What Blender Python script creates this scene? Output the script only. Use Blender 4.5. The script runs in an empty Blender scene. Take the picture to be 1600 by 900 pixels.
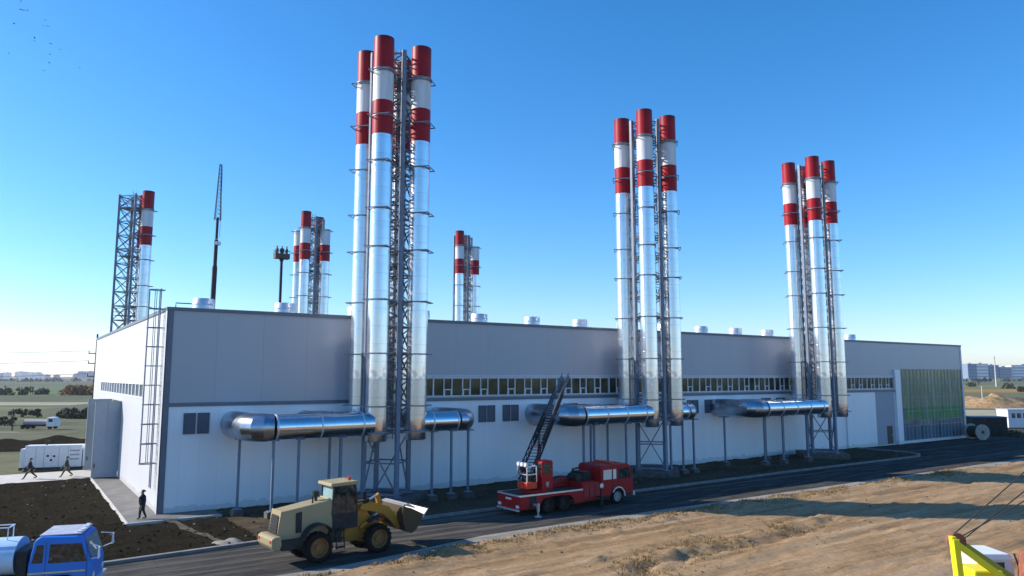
import bpy, bmesh, math, random
from mathutils import Vector, Matrix, noise
from math import radians as R, sin, cos, pi, atan2, sqrt, floor
random.seed(7)
S = bpy.context.scene
COL = S.collection

# ------------------------------------------------------------------ camera
YAW = R(34.15); CAMZ = 9.0; F = 1146.0; PITCH = math.atan(138 / F)
cd = bpy.data.cameras.new('camera'); cam = bpy.data.objects.new('camera', cd); COL.objects.link(cam)
cam.location = (0, 0, CAMZ); cam.rotation_euler = (R(90) + PITCH, 0, -YAW)
cd.sensor_width = 36; cd.lens = F / 1600 * 36; cd.clip_end = 30000; cd.clip_start = .1
S.camera = cam
# ------------------------------------------------------------------ sky + sun
EL = R(30.0); AZ = R(-50.0)            # azimuth clockwise from +Y
sund = Vector((sin(AZ) * cos(EL), cos(AZ) * cos(EL), sin(EL)))
w = bpy.data.worlds.new('World'); S.world = w; w.use_nodes = True
nt = w.node_tree; bg = nt.nodes['Background']
sk = nt.nodes.new('ShaderNodeTexSky'); sk.sky_type = 'NISHITA'; sk.sun_disc = False
sk.sun_elevation = EL; sk.sun_rotation = AZ
sk.air_density = 1.0; sk.dust_density = 0.3; sk.ozone_density = 6.0; sk.altitude = 0
hv = nt.nodes.new('ShaderNodeHueSaturation'); hv.inputs['Saturation'].default_value = 1.22; hv.inputs['Hue'].default_value = .494; nt.links.new(sk.outputs[0], hv.inputs['Color'])
tint = nt.nodes.new('ShaderNodeMix'); tint.data_type = 'RGBA'; tint.blend_type = 'MULTIPLY'; tint.inputs[0].default_value = 1; tint.inputs[7].default_value = (1.03, .94, 1.0, 1)   # white balance of the photograph
nt.links.new(hv.outputs[0], tint.inputs[6]); nt.links.new(tint.outputs[2], bg.inputs[0]); bg.inputs[1].default_value = 0.145
sl = bpy.data.lights.new('sun', 'SUN'); sl.energy = 4.4; sl.angle = R(.5); sl.color = (1, .93, .82)
so = bpy.data.objects.new('sun', sl); COL.objects.link(so)
so.rotation_euler = (-sund).to_track_quat('-Z', 'Y').to_euler(); so.location = (-60, 60, 80)
S.cycles.blur_glossy = .2
S.view_settings.view_transform = 'Standard'; S.view_settings.look = 'None'
S.view_settings.exposure = 0.62; S.view_settings.gamma = 1

# ------------------------------------------------------------------ helpers
FW = Vector((sin(YAW) * cos(PITCH), cos(YAW) * cos(PITCH), sin(PITCH)))
RT = Vector((cos(YAW), -sin(YAW), 0)); UPV = RT.cross(FW)
def G(x, y, z=0):                       # photograph pixel -> point at height z
    d = FW * F + RT * (x - 800) + UPV * (450 - y); t = (z - CAMZ) / d.z
    return Vector((d.x * t, d.y * t, z))
def H(l, d): return (d * sin(YAW) + l * cos(YAW), d * cos(YAW) - l * sin(YAW))   # (to the right, ahead) -> world

class MB:
    def __init__(s): s.v = []; s.f = []; s.m = []
    def add(s, vs, fs, m=0):
        o = len(s.v); s.v += [tuple(v) for v in vs]; s.f += [tuple(o + i for i in f) for f in fs]
        s.m += [m] * len(fs); return s
    def box(s, x0, x1, y0, y1, z0, z1, m=0, M=None):
        vs = [Vector((x, y, z)) for z in (z0, z1) for y in (y0, y1) for x in (x0, x1)]
        if M is not None: vs = [M @ v for v in vs]
        return s.add(vs, [(0, 2, 3, 1), (4, 5, 7, 6), (0, 1, 5, 4), (2, 6, 7, 3), (0, 4, 6, 2), (1, 3, 7, 5)], m)
    def beam(s, p, q, w, h=None, m=0):
        h = h or w; p = Vector(p); q = Vector(q); d = (q - p).normalized()
        u = Vector((0, 0, 1)) if abs(d.z) < .95 else Vector((1, 0, 0))
        a = d.cross(u).normalized() * w / 2; b = a.cross(d).normalized() * h / 2
        vs = [p - a - b, p + a - b, p + a + b, p - a + b, q - a - b, q + a - b, q + a + b, q - a + b]
        return s.add(vs, [(3, 2, 1, 0), (4, 5, 6, 7), (0, 1, 5, 4), (1, 2, 6, 5), (2, 3, 7, 6), (3, 0, 4, 7)], m)
    def tube(s, pts, r, n=10, m=0, caps=True):
        pts = [Vector(p) for p in pts]; k = len(pts); rs = r if isinstance(r, (list, tuple)) else [r] * k
        vs = []; a = None
        for i, p in enumerate(pts):
            d = (pts[min(i + 1, k - 1)] - pts[max(i - 1, 0)]).normalized()
            if a is None:
                u = Vector((0, 0, 1)) if abs(d.z) < .9 else Vector((1, 0, 0)); a = d.cross(u).normalized()
            else: a = (a - d * a.dot(d)).normalized()
            b = d.cross(a)
            vs += [p + (a * cos(2 * pi * j / n) + b * sin(2 * pi * j / n)) * rs[i] for j in range(n)]
        fs = [(i * n + j, i * n + (j + 1) % n, (i + 1) * n + (j + 1) % n, (i + 1) * n + j) for i in range(k - 1) for j in range(n)]
        if caps: fs += [tuple(range(n))[::-1], tuple((k - 1) * n + j for j in range(n))]
        return s.add(vs, fs, m)
    def lathe(s, prof, n=32, axis='z', c=(0, 0, 0), m=None, cl=False):     # prof = [(r, h)], m = material per ring
        vs = []; k = len(prof); c = Vector(c)
        for r, h in prof:
            for j in range(n):
                a = 2 * pi * j / n; x, y = r * cos(a), r * sin(a)
                vs.append(c + (Vector((x, y, h)) if axis == 'z' else Vector((x, h, y)) if axis == 'y' else Vector((h, x, y))))
        o = len(s.v); s.v += [tuple(v) for v in vs]
        for i in range(k - 1):
            for j in range(n):
                f = (o + i * n + j, o + i * n + (j + 1) % n, o + (i + 1) * n + (j + 1) % n, o + (i + 1) * n + j)
                s.f.append(f if axis != 'y' else f[::-1]); s.m.append(m[i] if m else 0)
        return s
    def prism(s, poly, y0, y1, m=0, M=None):       # poly in (x, z), extruded along y
        n = len(poly); vs = [Vector((x, y, z)) for y in (y0, y1) for x, z in poly]
        if M is not None: vs = [M @ v for v in vs]
        area = sum(poly[i][0] * poly[(i + 1) % n][1] - poly[(i + 1) % n][0] * poly[i][1] for i in range(n))
        fs = [tuple(range(n)), tuple(range(2 * n - 1, n - 1, -1))] + [(i, n + i, n + (i + 1) % n, (i + 1) % n) for i in range(n)]
        if area < 0: fs = [f[::-1] for f in fs]
        return s.add(vs, fs, m)
    def flat(s, poly, z=0, m=0):
        return s.add([(x, y, z) for x, y in poly], [tuple(range(len(poly)))], m)
    def mesh(s, name, mats, smooth=None):
        me = bpy.data.meshes.new(name); me.from_pydata(s.v, [], s.f)
        for mt in (mats if isinstance(mats, (list, tuple)) else [mats]): me.materials.append(mt)
        me.polygons.foreach_set('material_index', s.m)
        if smooth:
            me.polygons.foreach_set('use_smooth', [True] * len(s.f)); me.set_sharp_from_angle(angle=R(smooth))
        me.update(); return me
    def build(s, name, mats, parent=None, smooth=None, bevel=0, loc=None):
        return link(name, s.mesh(name, mats, smooth), parent, bevel, loc)
def link(name, me, parent=None, bevel=0, loc=None, rz=0):
    o = bpy.data.objects.new(name, me); COL.objects.link(o)
    if parent: o.parent = parent
    if loc is not None: o.location = loc
    if rz: o.rotation_euler.z = rz
    if bevel:
        b = o.modifiers.new('bevel', 'BEVEL'); b.width = bevel; b.segments = 2; b.limit_method = 'ANGLE'; b.angle_limit = R(35)
        b.harden_normals = False
    return o
def tag(o, label=None, cat=None, group=None, kind=None):
    if label: o['label'] = label
    if cat: o['category'] = cat
    if group: o['group'] = group
    if kind: o['kind'] = kind
    return o
def thing(name, label, cat, loc=(0, 0, 0), rz=0, group=None):
    o = bpy.data.objects.new(name, None); COL.objects.link(o); o.location = loc; o.rotation_euler.z = rz
    o.empty_display_size = .3
    return tag(o, label, cat, group)

# ------------------------------------------------------------------ materials
class NT:
    def __init__(s, name):
        s.m = bpy.data.materials.new(name); s.m.use_nodes = True; s.t = s.m.node_tree
        s.b = s.t.nodes['Principled BSDF']; s.tc = s.n('ShaderNodeTexCoord')
    def n(s, ty, **k):
        o = s.t.nodes.new(ty)
        for a, v in k.items(): setattr(o, a, v)
        return o
    def l(s, a, b): s.t.links.new(a, b)
    def noise(s, scale, detail=4, vec=None, stretch=None, rough=.55):
        v = vec or s.tc.outputs['Object']
        if stretch:
            mp = s.n('ShaderNodeMapping'); mp.inputs['Scale'].default_value = stretch; s.l(v, mp.inputs[0]); v = mp.outputs[0]
        t = s.n('ShaderNodeTexNoise'); t.inputs['Scale'].default_value = scale; t.inputs['Detail'].default_value = detail
        t.inputs['Roughness'].default_value = rough; s.l(v, t.inputs['Vector']); return t.outputs[0]
    def ramp(s, fac, stops):
        r = s.n('ShaderNodeValToRGB'); e = r.color_ramp.elements
        while len(e) < len(stops): e.new(.5)
        for i, (p, c) in enumerate(stops): e[i].position = p; e[i].color = (*c, 1)
        s.l(fac, r.inputs[0]); return r.outputs[0]
    def mix(s, a, b, fac, mode='MIX'):
        m = s.n('ShaderNodeMix', data_type='RGBA', blend_type=mode)
        for sock, v in ((m.inputs[0], fac), (m.inputs[6], a), (m.inputs[7], b)):
            if isinstance(v, (int, float)): sock.default_value = v
            elif isinstance(v, tuple): sock.default_value = (*v, 1)
            else: s.l(v, sock)
        return m.outputs[2]
    def math(s, op, a, b=0.0, c=None):
        m = s.n('ShaderNodeMath', operation=op)
        for i, v in enumerate((a, b) if c is None else (a, b, c)):
            if isinstance(v, (int, float)): m.inputs[i].default_value = v
            else: s.l(v, m.inputs[i])
        return m.outputs[0]
    def base(s, c):
        if isinstance(c, tuple): s.b.inputs['Base Color'].default_value = (*c, 1)
        else: s.l(c, s.b.inputs['Base Color'])
    def set(s, rough=None, metal=None, spec=None):
        for k, v in (('Roughness', rough), ('Metallic', metal), ('Specular IOR Level', spec)):
            if v is None: continue
            if isinstance(v, (int, float)): s.b.inputs[k].default_value = v
            else: s.l(v, s.b.inputs[k])
    def bump(s, h, strength=.3, dist=.05):
        b = s.n('ShaderNodeBump'); b.inputs['Strength'].default_value = strength; b.inputs['Distance'].default_value = dist
        s.l(h, b.inputs['Height']); s.l(b.outputs[0], s.b.inputs['Normal'])
def sc(c, k): return tuple(min(1, x * k) for x in c)
def mat(name, col, rough=.6, metal=0, var=.15, scale=3, bump=0, bscale=30, spec=.5):
    t = NT(name); nz = t.noise(scale, 5)
    t.base(t.ramp(nz, [(.3, sc(col, 1 - var)), (.7, sc(col, 1 + var))])); t.set(rough, metal, spec)
    if bump: t.bump(t.noise(bscale, 3), bump, .03)
    return t.m
def wall_mat(name, col, axis, pitch=1.19, rough=.35, streak=.06, spec=.5):
    t = NT(name); sp = t.n('ShaderNodeSeparateXYZ'); t.l(t.tc.outputs['Object'], sp.inputs[0])
    fr = t.math('FRACT', t.math('DIVIDE', sp.outputs[axis], pitch))
    j = t.math('LESS_THAN', fr, .016)
    idx = t.math('FLOOR', t.math('DIVIDE', sp.outputs[axis], pitch))
    wn = t.n('ShaderNodeTexWhiteNoise', noise_dimensions='1D'); t.l(idx, wn.inputs['W'])
    st = t.noise(1.0, 5, stretch=(.9, .9, .12)); big = t.noise(.12, 3)
    c = t.mix(sc(col, 1 - streak), sc(col, 1 + streak), st)
    c = t.mix(c, t.mix(sc(col, .93), sc(col, 1.07), big), .5)
    c = t.mix(c, sc(col, .9), t.math('MULTIPLY', wn.outputs['Value'], .35))
    low = t.math('MULTIPLY', t.math('LESS_THAN', sp.outputs['Z'], t.math('MULTIPLY', t.noise(1.5, 3), .9)), .25)
    c = t.mix(c, (.22, .17, .12), low)
    c = t.mix(c, sc(col, .6), t.math('MULTIPLY', j, .4)); t.base(c)
    t.set(rough, 0, spec); t.bump(t.math('ADD', t.math('MULTIPLY', j, -1.0), t.math('MULTIPLY', t.noise(.7, 2), .6)), .25, .02)
    return t.m
M = {}
M['wall_low'] = wall_mat('wall_pale', (.86, .87, .89), 'X')
M['wall_up'] = wall_mat('wall_grey', (.42, .435, .475), 'X', 3.17, .3)
M['wall_side'] = wall_mat('wall_white', (.60, .605, .62), 'Y', 1.19, .4, .02)
M['trim'] = mat('trim_grey', (.13, .15, .19), .45, var=.08)
M['trim_pale'] = mat('trim_pale', (.55, .57, .62), .45, var=.05)
M['roof'] = mat('roof_sheet', (.35, .36, .38), .6)
M['frame'] = mat('window_frame', (.72, .74, .76), .4, var=.04)
M['door_grey'] = mat('door_grey', (.30, .36, .43), .45, var=.05)
M['louvre'] = mat('louvre', (.09, .10, .13), .5, var=.1)
M['black'] = mat('black_paint', (.012, .012, .014), .5)
M['dark'] = mat('dark_steel', (.030, .030, .031), .6, var=.35, spec=.2)
M['steel'] = mat('painted_steel', (.15, .19, .26), .5, var=.15, scale=2)
M['steel_dark'] = mat('galvanised_steel', (.17, .185, .215), .5, .1, var=.25, scale=2)
M['plinth'] = mat('plinth_concrete', (.10, .09, .08), .9, var=.35, bump=.3)
M['concrete'] = mat('concrete_path', (.52, .49, .44), .85, var=.1, scale=1.2, bump=.15)
M['apron'] = mat('concrete_apron', (.16, .15, .135), .9, var=.25, scale=.8, bump=.2)
M['kerb'] = mat('kerb_stone', (.20, .195, .185), .9, var=.25, scale=1.5, bump=.2)
def metal_mat(name, col, rough, seam, mirror=0):
    t = NT(name); sp = t.n('ShaderNodeSeparateXYZ'); t.l(t.tc.outputs['Object'], sp.inputs[0])
    fr = t.math('FRACT', t.math('DIVIDE', sp.outputs['Z' if seam else 'X'], 1.25)); j = t.math('LESS_THAN', fr, .022)
    idx = t.math('FLOOR', t.math('DIVIDE', sp.outputs['Z' if seam else 'X'], 1.25))
    wn = t.n('ShaderNodeTexWhiteNoise', noise_dimensions='1D'); t.l(idx, wn.inputs['W'])
    c = t.mix(sc(col, .9), sc(col, 1.06), t.noise(1.4, 4)); c = t.mix(c, sc(col, .9), t.math('MULTIPLY', wn.outputs['Value'], .5))
    c = t.mix(c, sc(col, .5), t.math('MULTIPLY', j, .6)); t.base(c)
    t.set(t.math('ADD', rough, t.math('MULTIPLY', t.noise(2.2, 4), .12)), 1.0)
    t.bump(t.math('ADD', t.math('MULTIPLY', j, -.7), t.noise(1.1, 2, stretch=(1, 1, .6))), .22, .05)
    if mirror:
        g = t.n('ShaderNodeBsdfGlossy'); g.inputs['Roughness'].default_value = .045; g.inputs['Color'].default_value = (*col, 1)
        bp = t.n('ShaderNodeBump'); bp.inputs['Strength'].default_value = .5; bp.inputs['Distance'].default_value = .12
        t.l(t.noise(.55, 3, stretch=(1, 1, .45)), bp.inputs['Height']); t.l(bp.outputs[0], g.inputs['Normal'])
        mx = t.n('ShaderNodeMixShader'); mx.inputs[0].default_value = mirror; t.l(t.b.outputs[0], mx.inputs[1]); t.l(g.outputs[0], mx.inputs[2])
        t.l(mx.outputs[0], t.t.nodes['Material Output'].inputs[0])
    return t.m
M['flue'] = metal_mat('flue_stainless', (.83, .83, .84), .24, True, .3)
M['duct'] = metal_mat('duct_stainless', (.72, .74, .78), .13, False)
M['elbow'] = mat('elbow_metal', (.42, .45, .50), .28, 1, var=.2, scale=1.5, bump=.1, bscale=2)
M['zinc'] = mat('zinc_vent', (.68, .70, .73), .35, .6, var=.08)
def band_paint(name, col, soot):
    t = NT(name); sp = t.n('ShaderNodeSeparateXYZ'); t.l(t.tc.outputs['Object'], sp.inputs[0])
    st = t.noise(1.6, 6, stretch=(1.5, 1.5, .14), rough=.7)
    mr = t.n('ShaderNodeMapRange'); mr.inputs[1].default_value = 33.0; mr.inputs[2].default_value = 34.0; t.l(sp.outputs['Z'], mr.inputs[0])
    c = t.mix(sc(col, .8), sc(col, 1.12), t.noise(.8, 4)); c = t.mix(c, sc(col, .55), t.ramp(st, [(.5, (0, 0, 0)), (.75, (.55, .55, .55))]))
    c = t.mix(c, soot, t.math('MULTIPLY', t.math('MULTIPLY', mr.outputs[0], st), 1.1)); t.base(c); t.set(.45, 0, .22); return t.m
M['red'] = band_paint('red_paint', (.36, .004, .012), (.03, .006, .006)); M['white'] = mat('white_paint', (.74, .74, .76), .4, var=.05)
M['band_white'] = band_paint('band_white_paint', (.76, .76, .77), (.1, .1, .1))
t = NT('dark_glass'); t.base(t.ramp(t.noise(.5, 2), [(.35, (.02, .022, .012)), (.7, (.10, .092, .045))])); t.set(.06, 0, .6)
t.bump(t.noise(.6, 1), .04, .03); M['glass'] = t.m
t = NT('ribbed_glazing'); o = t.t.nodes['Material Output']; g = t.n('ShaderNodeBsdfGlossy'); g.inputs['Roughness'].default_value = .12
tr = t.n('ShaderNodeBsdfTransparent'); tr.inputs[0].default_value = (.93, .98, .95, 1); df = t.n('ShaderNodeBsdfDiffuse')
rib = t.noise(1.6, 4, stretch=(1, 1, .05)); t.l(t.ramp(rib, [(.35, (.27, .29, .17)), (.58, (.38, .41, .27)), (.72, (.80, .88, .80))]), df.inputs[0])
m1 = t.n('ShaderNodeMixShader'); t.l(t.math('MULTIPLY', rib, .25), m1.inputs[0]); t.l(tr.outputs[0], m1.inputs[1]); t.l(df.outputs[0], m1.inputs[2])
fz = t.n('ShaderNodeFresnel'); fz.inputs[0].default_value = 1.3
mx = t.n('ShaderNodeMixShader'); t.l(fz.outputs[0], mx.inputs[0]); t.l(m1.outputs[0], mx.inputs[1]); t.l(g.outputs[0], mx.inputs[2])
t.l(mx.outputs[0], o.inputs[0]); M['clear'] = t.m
M['olive'] = mat('hall_interior', (.50, .50, .27), .8, var=.3, scale=.4)
M['machine'] = mat('green_machine', (.05, .62, .10), .5, var=.1)
def vehicle_paint(name, col, dirt=(.25, .19, .13), d=.35, rough=.35):
    t = NT(name); sp = t.n('ShaderNodeSeparateXYZ'); t.l(t.tc.outputs['Object'], sp.inputs[0])
    nz = t.noise(3.5, 6, rough=.65); lowz = t.n('ShaderNodeMapRange'); lowz.inputs[1].default_value = 1.9; lowz.inputs[2].default_value = .3
    lowz.inputs[3].default_value = .12; lowz.inputs[4].default_value = .9; t.l(sp.outputs['Z'], lowz.inputs[0])
    f = t.math('MULTIPLY', t.math('MULTIPLY', nz, lowz.outputs[0]), d * 2)
    c = t.mix(t.mix(sc(col, .88), sc(col, 1.08), t.noise(1.2, 3)), dirt, f); t.base(c)
    t.set(t.math('ADD', rough, t.math('MULTIPLY', nz, .3)), 0, .28); return t.m
M['fire_red'] = vehicle_paint('fire_red_paint', (.36, .004, .007), (.08, .03, .02), d=.12)
M['fire_orange'] = vehicle_paint('orange_red_paint', (.75, .06, .02), d=.1)
M['cream'] = vehicle_paint('cream_paint', (.36, .295, .16), d=.5)
M['ochre'] = vehicle_paint('ochre_paint', (.46, .215, .02), (.05, .035, .02), d=.6)
M['blue'] = vehicle_paint('blue_paint', (.02, .19, .66), d=.15)
M['pale_blue'] = mat('pale_blue_tank', (.45, .62, .78), .35, var=.08)
M['crane_yellow'] = vehicle_paint('yellow_paint', (.82, .72, .02), d=.1)
M['olive_yellow'] = vehicle_paint('olive_yellow_paint', (.40, .33, .03), d=.3)
M['rust'] = mat('rusty_steel', (.28, .09, .05), .75, var=.4, scale=6)
M['tyre'] = mat('tyre_rubber', (.018, .017, .016), .95, var=.5, scale=6, bump=.3, spec=.05)
M['reflection_pane'] = mat('reflection_pane', (.75, .66, .56), .25, var=.04)  # sunlit sand reflected in the fire engine's windows, put into the colour
t = NT('cab_glass'); t.base(t.ramp(t.noise(3.5, 4, rough=.7), [(.42, (.006, .010, .010)), (.58, (.03, .05, .05)), (.7, (.12, .13, .11))])); t.set(.04, 0, .6); t.bump(t.noise(1.5, 1), .08, .03); M['cab_glass'] = t.m  # mottled reflections painted into the glass colour by noise
M['tint_glass'] = mat('tinted_glass', (.28, .42, .42), .08, var=.1)
M['worn'] = mat('worn_blade_steel', (.50, .48, .45), .45, .3, var=.2, scale=5)
M['lamp_red'] = mat('red_lamp', (.6, .06, .03), .3)
M['skin'] = mat('skin', (.45, .25, .17), .6, var=.05)
M['cloth_dark'] = mat('dark_cloth', (.018, .02, .026), .9, var=.2, scale=8)
M['cloth_olive'] = mat('olive_cloth', (.06, .075, .05), .9, var=.2, scale=8)
M['cloth_grey'] = mat('grey_cloth', (.12, .12, .12), .9, var=.2, scale=8)
M['hair'] = mat('hair', (.012, .01, .009), .8)
M['wood'] = mat('reel_wood', (.42, .37, .30), .85, var=.3, scale=5)
M['cable'] = mat('black_cable', (.03, .03, .028), .6, var=.3)
M['city_white'] = mat('city_white', (.86, .80, .76), .8, var=.06)
M['city_blue'] = mat('city_slate', (.20, .26, .36), .8, var=.1)
M['city_grey'] = mat('city_grey', (.34, .33, .37), .8, var=.1)
M['city_win'] = mat('city_window', (.10, .12, .16), .3)

# ground materials
t = NT('far_ground'); a = t.noise(.006, 6, stretch=(1, 1, 1)); b = t.noise(.15, 8, rough=.7)
c = t.ramp(a, [(.3, (.065, .095, .035)), (.48, (.13, .135, .065)), (.62, (.080, .105, .045)), (.75, (.17, .155, .09))])
t.base(t.mix(c, t.ramp(b, [(.3, (.04, .04, .025)), (.7, (.26, .22, .15))]), .4)); t.set(.95, 0, .1); M['far_ground'] = t.m
t = NT('dry_sand')
st = t.noise(1.0, 7, stretch=(.07, .8, .5), rough=.78); fine = t.noise(5, 8, rough=.75); big = t.noise(.18, 4)
c = t.ramp(st, [(.36, (.09, .052, .024)), (.46, (.25, .15, .07)), (.55, (.37, .245, .135)), (.66, (.47, .34, .22))])
c = t.mix(c, t.ramp(fine, [(.33, (.14, .08, .035)), (.66, (.55, .37, .21))]), .4)
c = t.mix(c, (.30, .19, .09), t.math('MULTIPLY', t.ramp(big, [(.5, (0, 0, 0)), (.7, (1, 1, 1))]), .45))
t.base(c); t.set(.95, 0, .1); t.bump(t.math('ADD', t.math('MULTIPLY', st, 1.2), t.math('MULTIPLY', fine, .8)), .5, .07); M['sand'] = t.m
t = NT('dark_soil'); a = t.noise(.5, 6, rough=.7); b = t.noise(7, 9, rough=.8)
c = t.mix(t.ramp(a, [(.3, (.018, .015, .011)), (.7, (.050, .042, .030))]), t.ramp(b, [(.38, (.004, .004, .003)), (.55, (.035, .03, .02)), (.72, (.14, .12, .09))]), .55)
t.base(c); t.set(1, 0, 0); t.bump(b, .9, .15); M['soil'] = t.m
t = NT('trodden_soil'); t.base(t.ramp(t.noise(2, 7, rough=.7), [(.3, (.06, .05, .036)), (.7, (.15, .125, .09))])); t.set(.95, 0, .1); M['trod'] = t.m
t = NT('asphalt'); a = t.noise(.35, 5, stretch=(.25, 1, 1)); b = t.noise(30, 4, rough=.7)
du = t.noise(1.3, 7, stretch=(.2, 1.2, 1), rough=.72)
c = t.mix(t.ramp(a, [(.3, (.030, .029, .029)), (.7, (.062, .058, .054))]), t.ramp(b, [(.3, (.022, .022, .022)), (.7, (.12, .115, .108))]), .35)
c = t.mix(c, (.19, .175, .15), t.math('MULTIPLY', t.ramp(du, [(.48, (0, 0, 0)), (.68, (1, 1, 1))]), .5))
vo = t.n('ShaderNodeTexVoronoi', feature='DISTANCE_TO_EDGE'); vo.inputs['Scale'].default_value = .22; wv = t.n('ShaderNodeVectorMath', operation='ADD')
nz = t.n('ShaderNodeTexNoise'); nz.inputs['Scale'].default_value = .9; nz.inputs['Detail'].default_value = 5; t.l(t.tc.outputs['Object'], nz.inputs['Vector']); t.l(t.tc.outputs['Object'], wv.inputs[0]); t.l(nz.outputs['Color'], wv.inputs[1]); t.l(wv.outputs[0], vo.inputs['Vector'])
c = t.mix(c, (.012, .012, .012), t.math('MULTIPLY', t.math('LESS_THAN', vo.outputs['Distance'], .006), .35))
tm = t.noise(1.0, 4, stretch=(.015, 1.6, 1)); c = t.mix(c, (.17, .155, .13), t.ramp(tm, [(.52, (0, 0, 0)), (.64, (.5, .5, .5))]))
t.base(c); t.set(1, 0, 0); t.bump(b, .3, .02); M['asphalt'] = t.m
t = NT('dusty_shoulder'); a = t.noise(1.2, 7, stretch=(.2, 1, 1), rough=.7)
t.base(t.ramp(a, [(.3, (.15, .14, .12)), (.65, (.36, .32, .27))])); t.set(.9, 0, .2); t.bump(a, .5, .05); M['shoulder'] = t.m
def field_mat(name, c0, c1, s=.4):
    t = NT(name); t.base(t.ramp(t.noise(s, 7, stretch=(.3, 1, 1), rough=.72), [(.3, c0), (.7, c1)])); t.set(.95, 0, .1); return t.m
M['f_green'] = field_mat('field_green', (.07, .12, .035), (.15, .20, .07), .05)
M['f_pale'] = field_mat('field_pale', (.26, .25, .16), (.42, .38, .27), .1)
M['f_olive'] = field_mat('field_olive', (.11, .13, .045), (.21, .21, .09), .08)
M['f_orange'] = field_mat('field_orange', (.26, .15, .035), (.36, .22, .06), .05)
M['f_brown'] = field_mat('field_brown', (.05, .07, .03), (.15, .15, .08), .15)
def leaf_mat(name, c):
    t = NT(name); oi = t.n('ShaderNodeNewGeometry'); t.base(t.ramp(oi.outputs['Random Per Island'], [(0, sc(c, .55)), (.6, c), (1, sc(c, 1.5))])); t.set(.7, 0, .2); return t.m
M['leaf_dark'] = leaf_mat('leaf_dark', (.05, .065, .03))
M['leaf_olive'] = leaf_mat('leaf_olive', (.08, .085, .035))
M['leaf_orange'] = leaf_mat('leaf_orange', (.30, .15, .03))
M['bark'] = mat('bark', (.08, .06, .045), .9)

# ------------------------------------------------------------------ ground, road, paving
def sheet(name, poly, z, m, kind='structure'):
    b = MB(); b.flat(poly, z); return tag(b.build(name, m), kind=kind)
sheet('ground', [(-9000, -6000), (9000, -6000), (9000, 12000), (-9000, 12000)], -.12, M['far_ground'])

def se(x):               # where the sand meets the road
    pts = [(-60, 33.6), (13, 33.7), (16, 34.1), (21.5, 35.5), (27, 35.75), (400, 35.75)]
    for (a, b), (c, d) in zip(pts, pts[1:]):
        if x <= c: return b + (d - b) * (x - a) / (c - a)
    return 35.75
TR = [G(985, 905), G(1090, 865), G(1200, 842), G(1310, 815)]      # ragged ditch across the sand
def ditch(x, y):
    best = 1e9; sg = 1
    for p, q in zip(TR, TR[1:]):
        d = q - p; k = max(0, min(1, ((x - p.x) * d.x + (y - p.y) * d.y) / (d.x ** 2 + d.y ** 2)))
        px, py = p.x + d.x * k, p.y + d.y * k; n_ = ((y - py) * d.x - (x - px) * d.y) / sqrt(d.x ** 2 + d.y ** 2); e = sqrt((x - px) ** 2 + (y - py) ** 2)
        if e < best: best = e; sg = 1 if n_ > 0 else -1
    w_ = best * sg + noise.noise((x * .5, y * .5, 40)) * .9 + noise.noise((x * 1.9, y * 1.9, 44)) * .45
    return (.11 * math.exp(-((w_ - .9) / .6) ** 2) - .26 * math.exp(-((w_ + .1) / .45) ** 2)) * (.55 + .9 * abs(noise.noise((x * .6, y * .6, 31))))
def hs(x, y):     # relief of the sand flat, ruts running with the road
    n1 = noise.noise((x * .06, y * .22, 0)) * .08 + noise.noise((x * .2, y * 1.1, 3)) * .05 + noise.noise((x * 1.4, y * 2.6, 9)) * .035
    berm = .2 * math.exp(-((y - se(x) + 1.55 - noise.noise((x * .15, 5, 0)) * .7) / .75) ** 2) * (.6 + noise.noise((x * .5, 1, 7)))
    clod = max(0, noise.noise((x * .8, y * 1.6, 20)) - .25) * .35 + noise.noise((x * 2.7, y * 3.1, 50)) * .045 + abs(noise.noise((x * .9, y * 5.5, 61))) * .05
    edge = min(1, max(0, (se(x) + .1 - y) / .7)) * min(1, max(0, (y + 18) / 4))
    rut = sum(-.10 * math.exp(-((y - c - 1.1 * sin(x * .06 + c) - .02 * (x - 30)) / .32) ** 2) for c in (17, 19.1, 23.5, 25.4, 29, 30.9))
    return -.02 + (.13 + n1 + berm + clod + rut + ditch(x, y)) * edge - .12 * (1 - edge)
def soil_h(x, y):
    n1 = noise.noise((x * .35, y * .35, 4)) * .14 + noise.noise((x * 1.3, y * 1.3, 8)) * .11 + abs(noise.noise((x * 3.1, y * 3.1, 2))) * .10
    return .02 + max(-.02, n1)
def relief(name, x0, x1, y0, y1, step, fn, m, keep=None, kind='structure', grow=1.0):
    xs = [x0]; s = step
    while xs[-1] < x1: xs.append(xs[-1] + s); s = min(step * 4, s * grow)
    ny = int((y1 - y0) / step) + 1; ys = [y0 + (y1 - y0) * i / ny for i in range(ny + 1)]
    idx = {}; vs = []; fs = []
    def vid(i, j):
        if (i, j) not in idx: idx[(i, j)] = len(vs); vs.append((xs[i], ys[j], fn(xs[i], ys[j])))
        return idx[(i, j)]
    for i in range(len(xs) - 1):
        for j in range(ny):
            if keep and not keep((xs[i] + xs[i + 1]) / 2, (ys[j] + ys[j + 1]) / 2): continue
            fs.append((vid(i, j), vid(i + 1, j), vid(i + 1, j + 1), vid(i, j + 1)))
    b = MB(); b.add(vs, fs); return tag(b.build(name, m, smooth=60), kind=kind)
relief('sand_ground', -14, 170, -18, 36.05, .26, hs, M['sand'], grow=1.003)
def verge_front(x): return 41.0 + .03 * (x - 4) + .0 if x < 40 else 42.1 + (x - 40) * .04
def ky(x):                # line of the kerb along the road's building side
    pts = [(-60, 39.6), (4, 41.2), (11.6, 41.75), (23.2, 42.95), (41.6, 43.4), (63.5, 43.9), (84, 44.0), (400, 44)]
    for (a, b), (c, d) in zip(pts, pts[1:]):
        if x <= c: return b + (d - b) * (x - a) / (c - a)
    return 44
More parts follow.
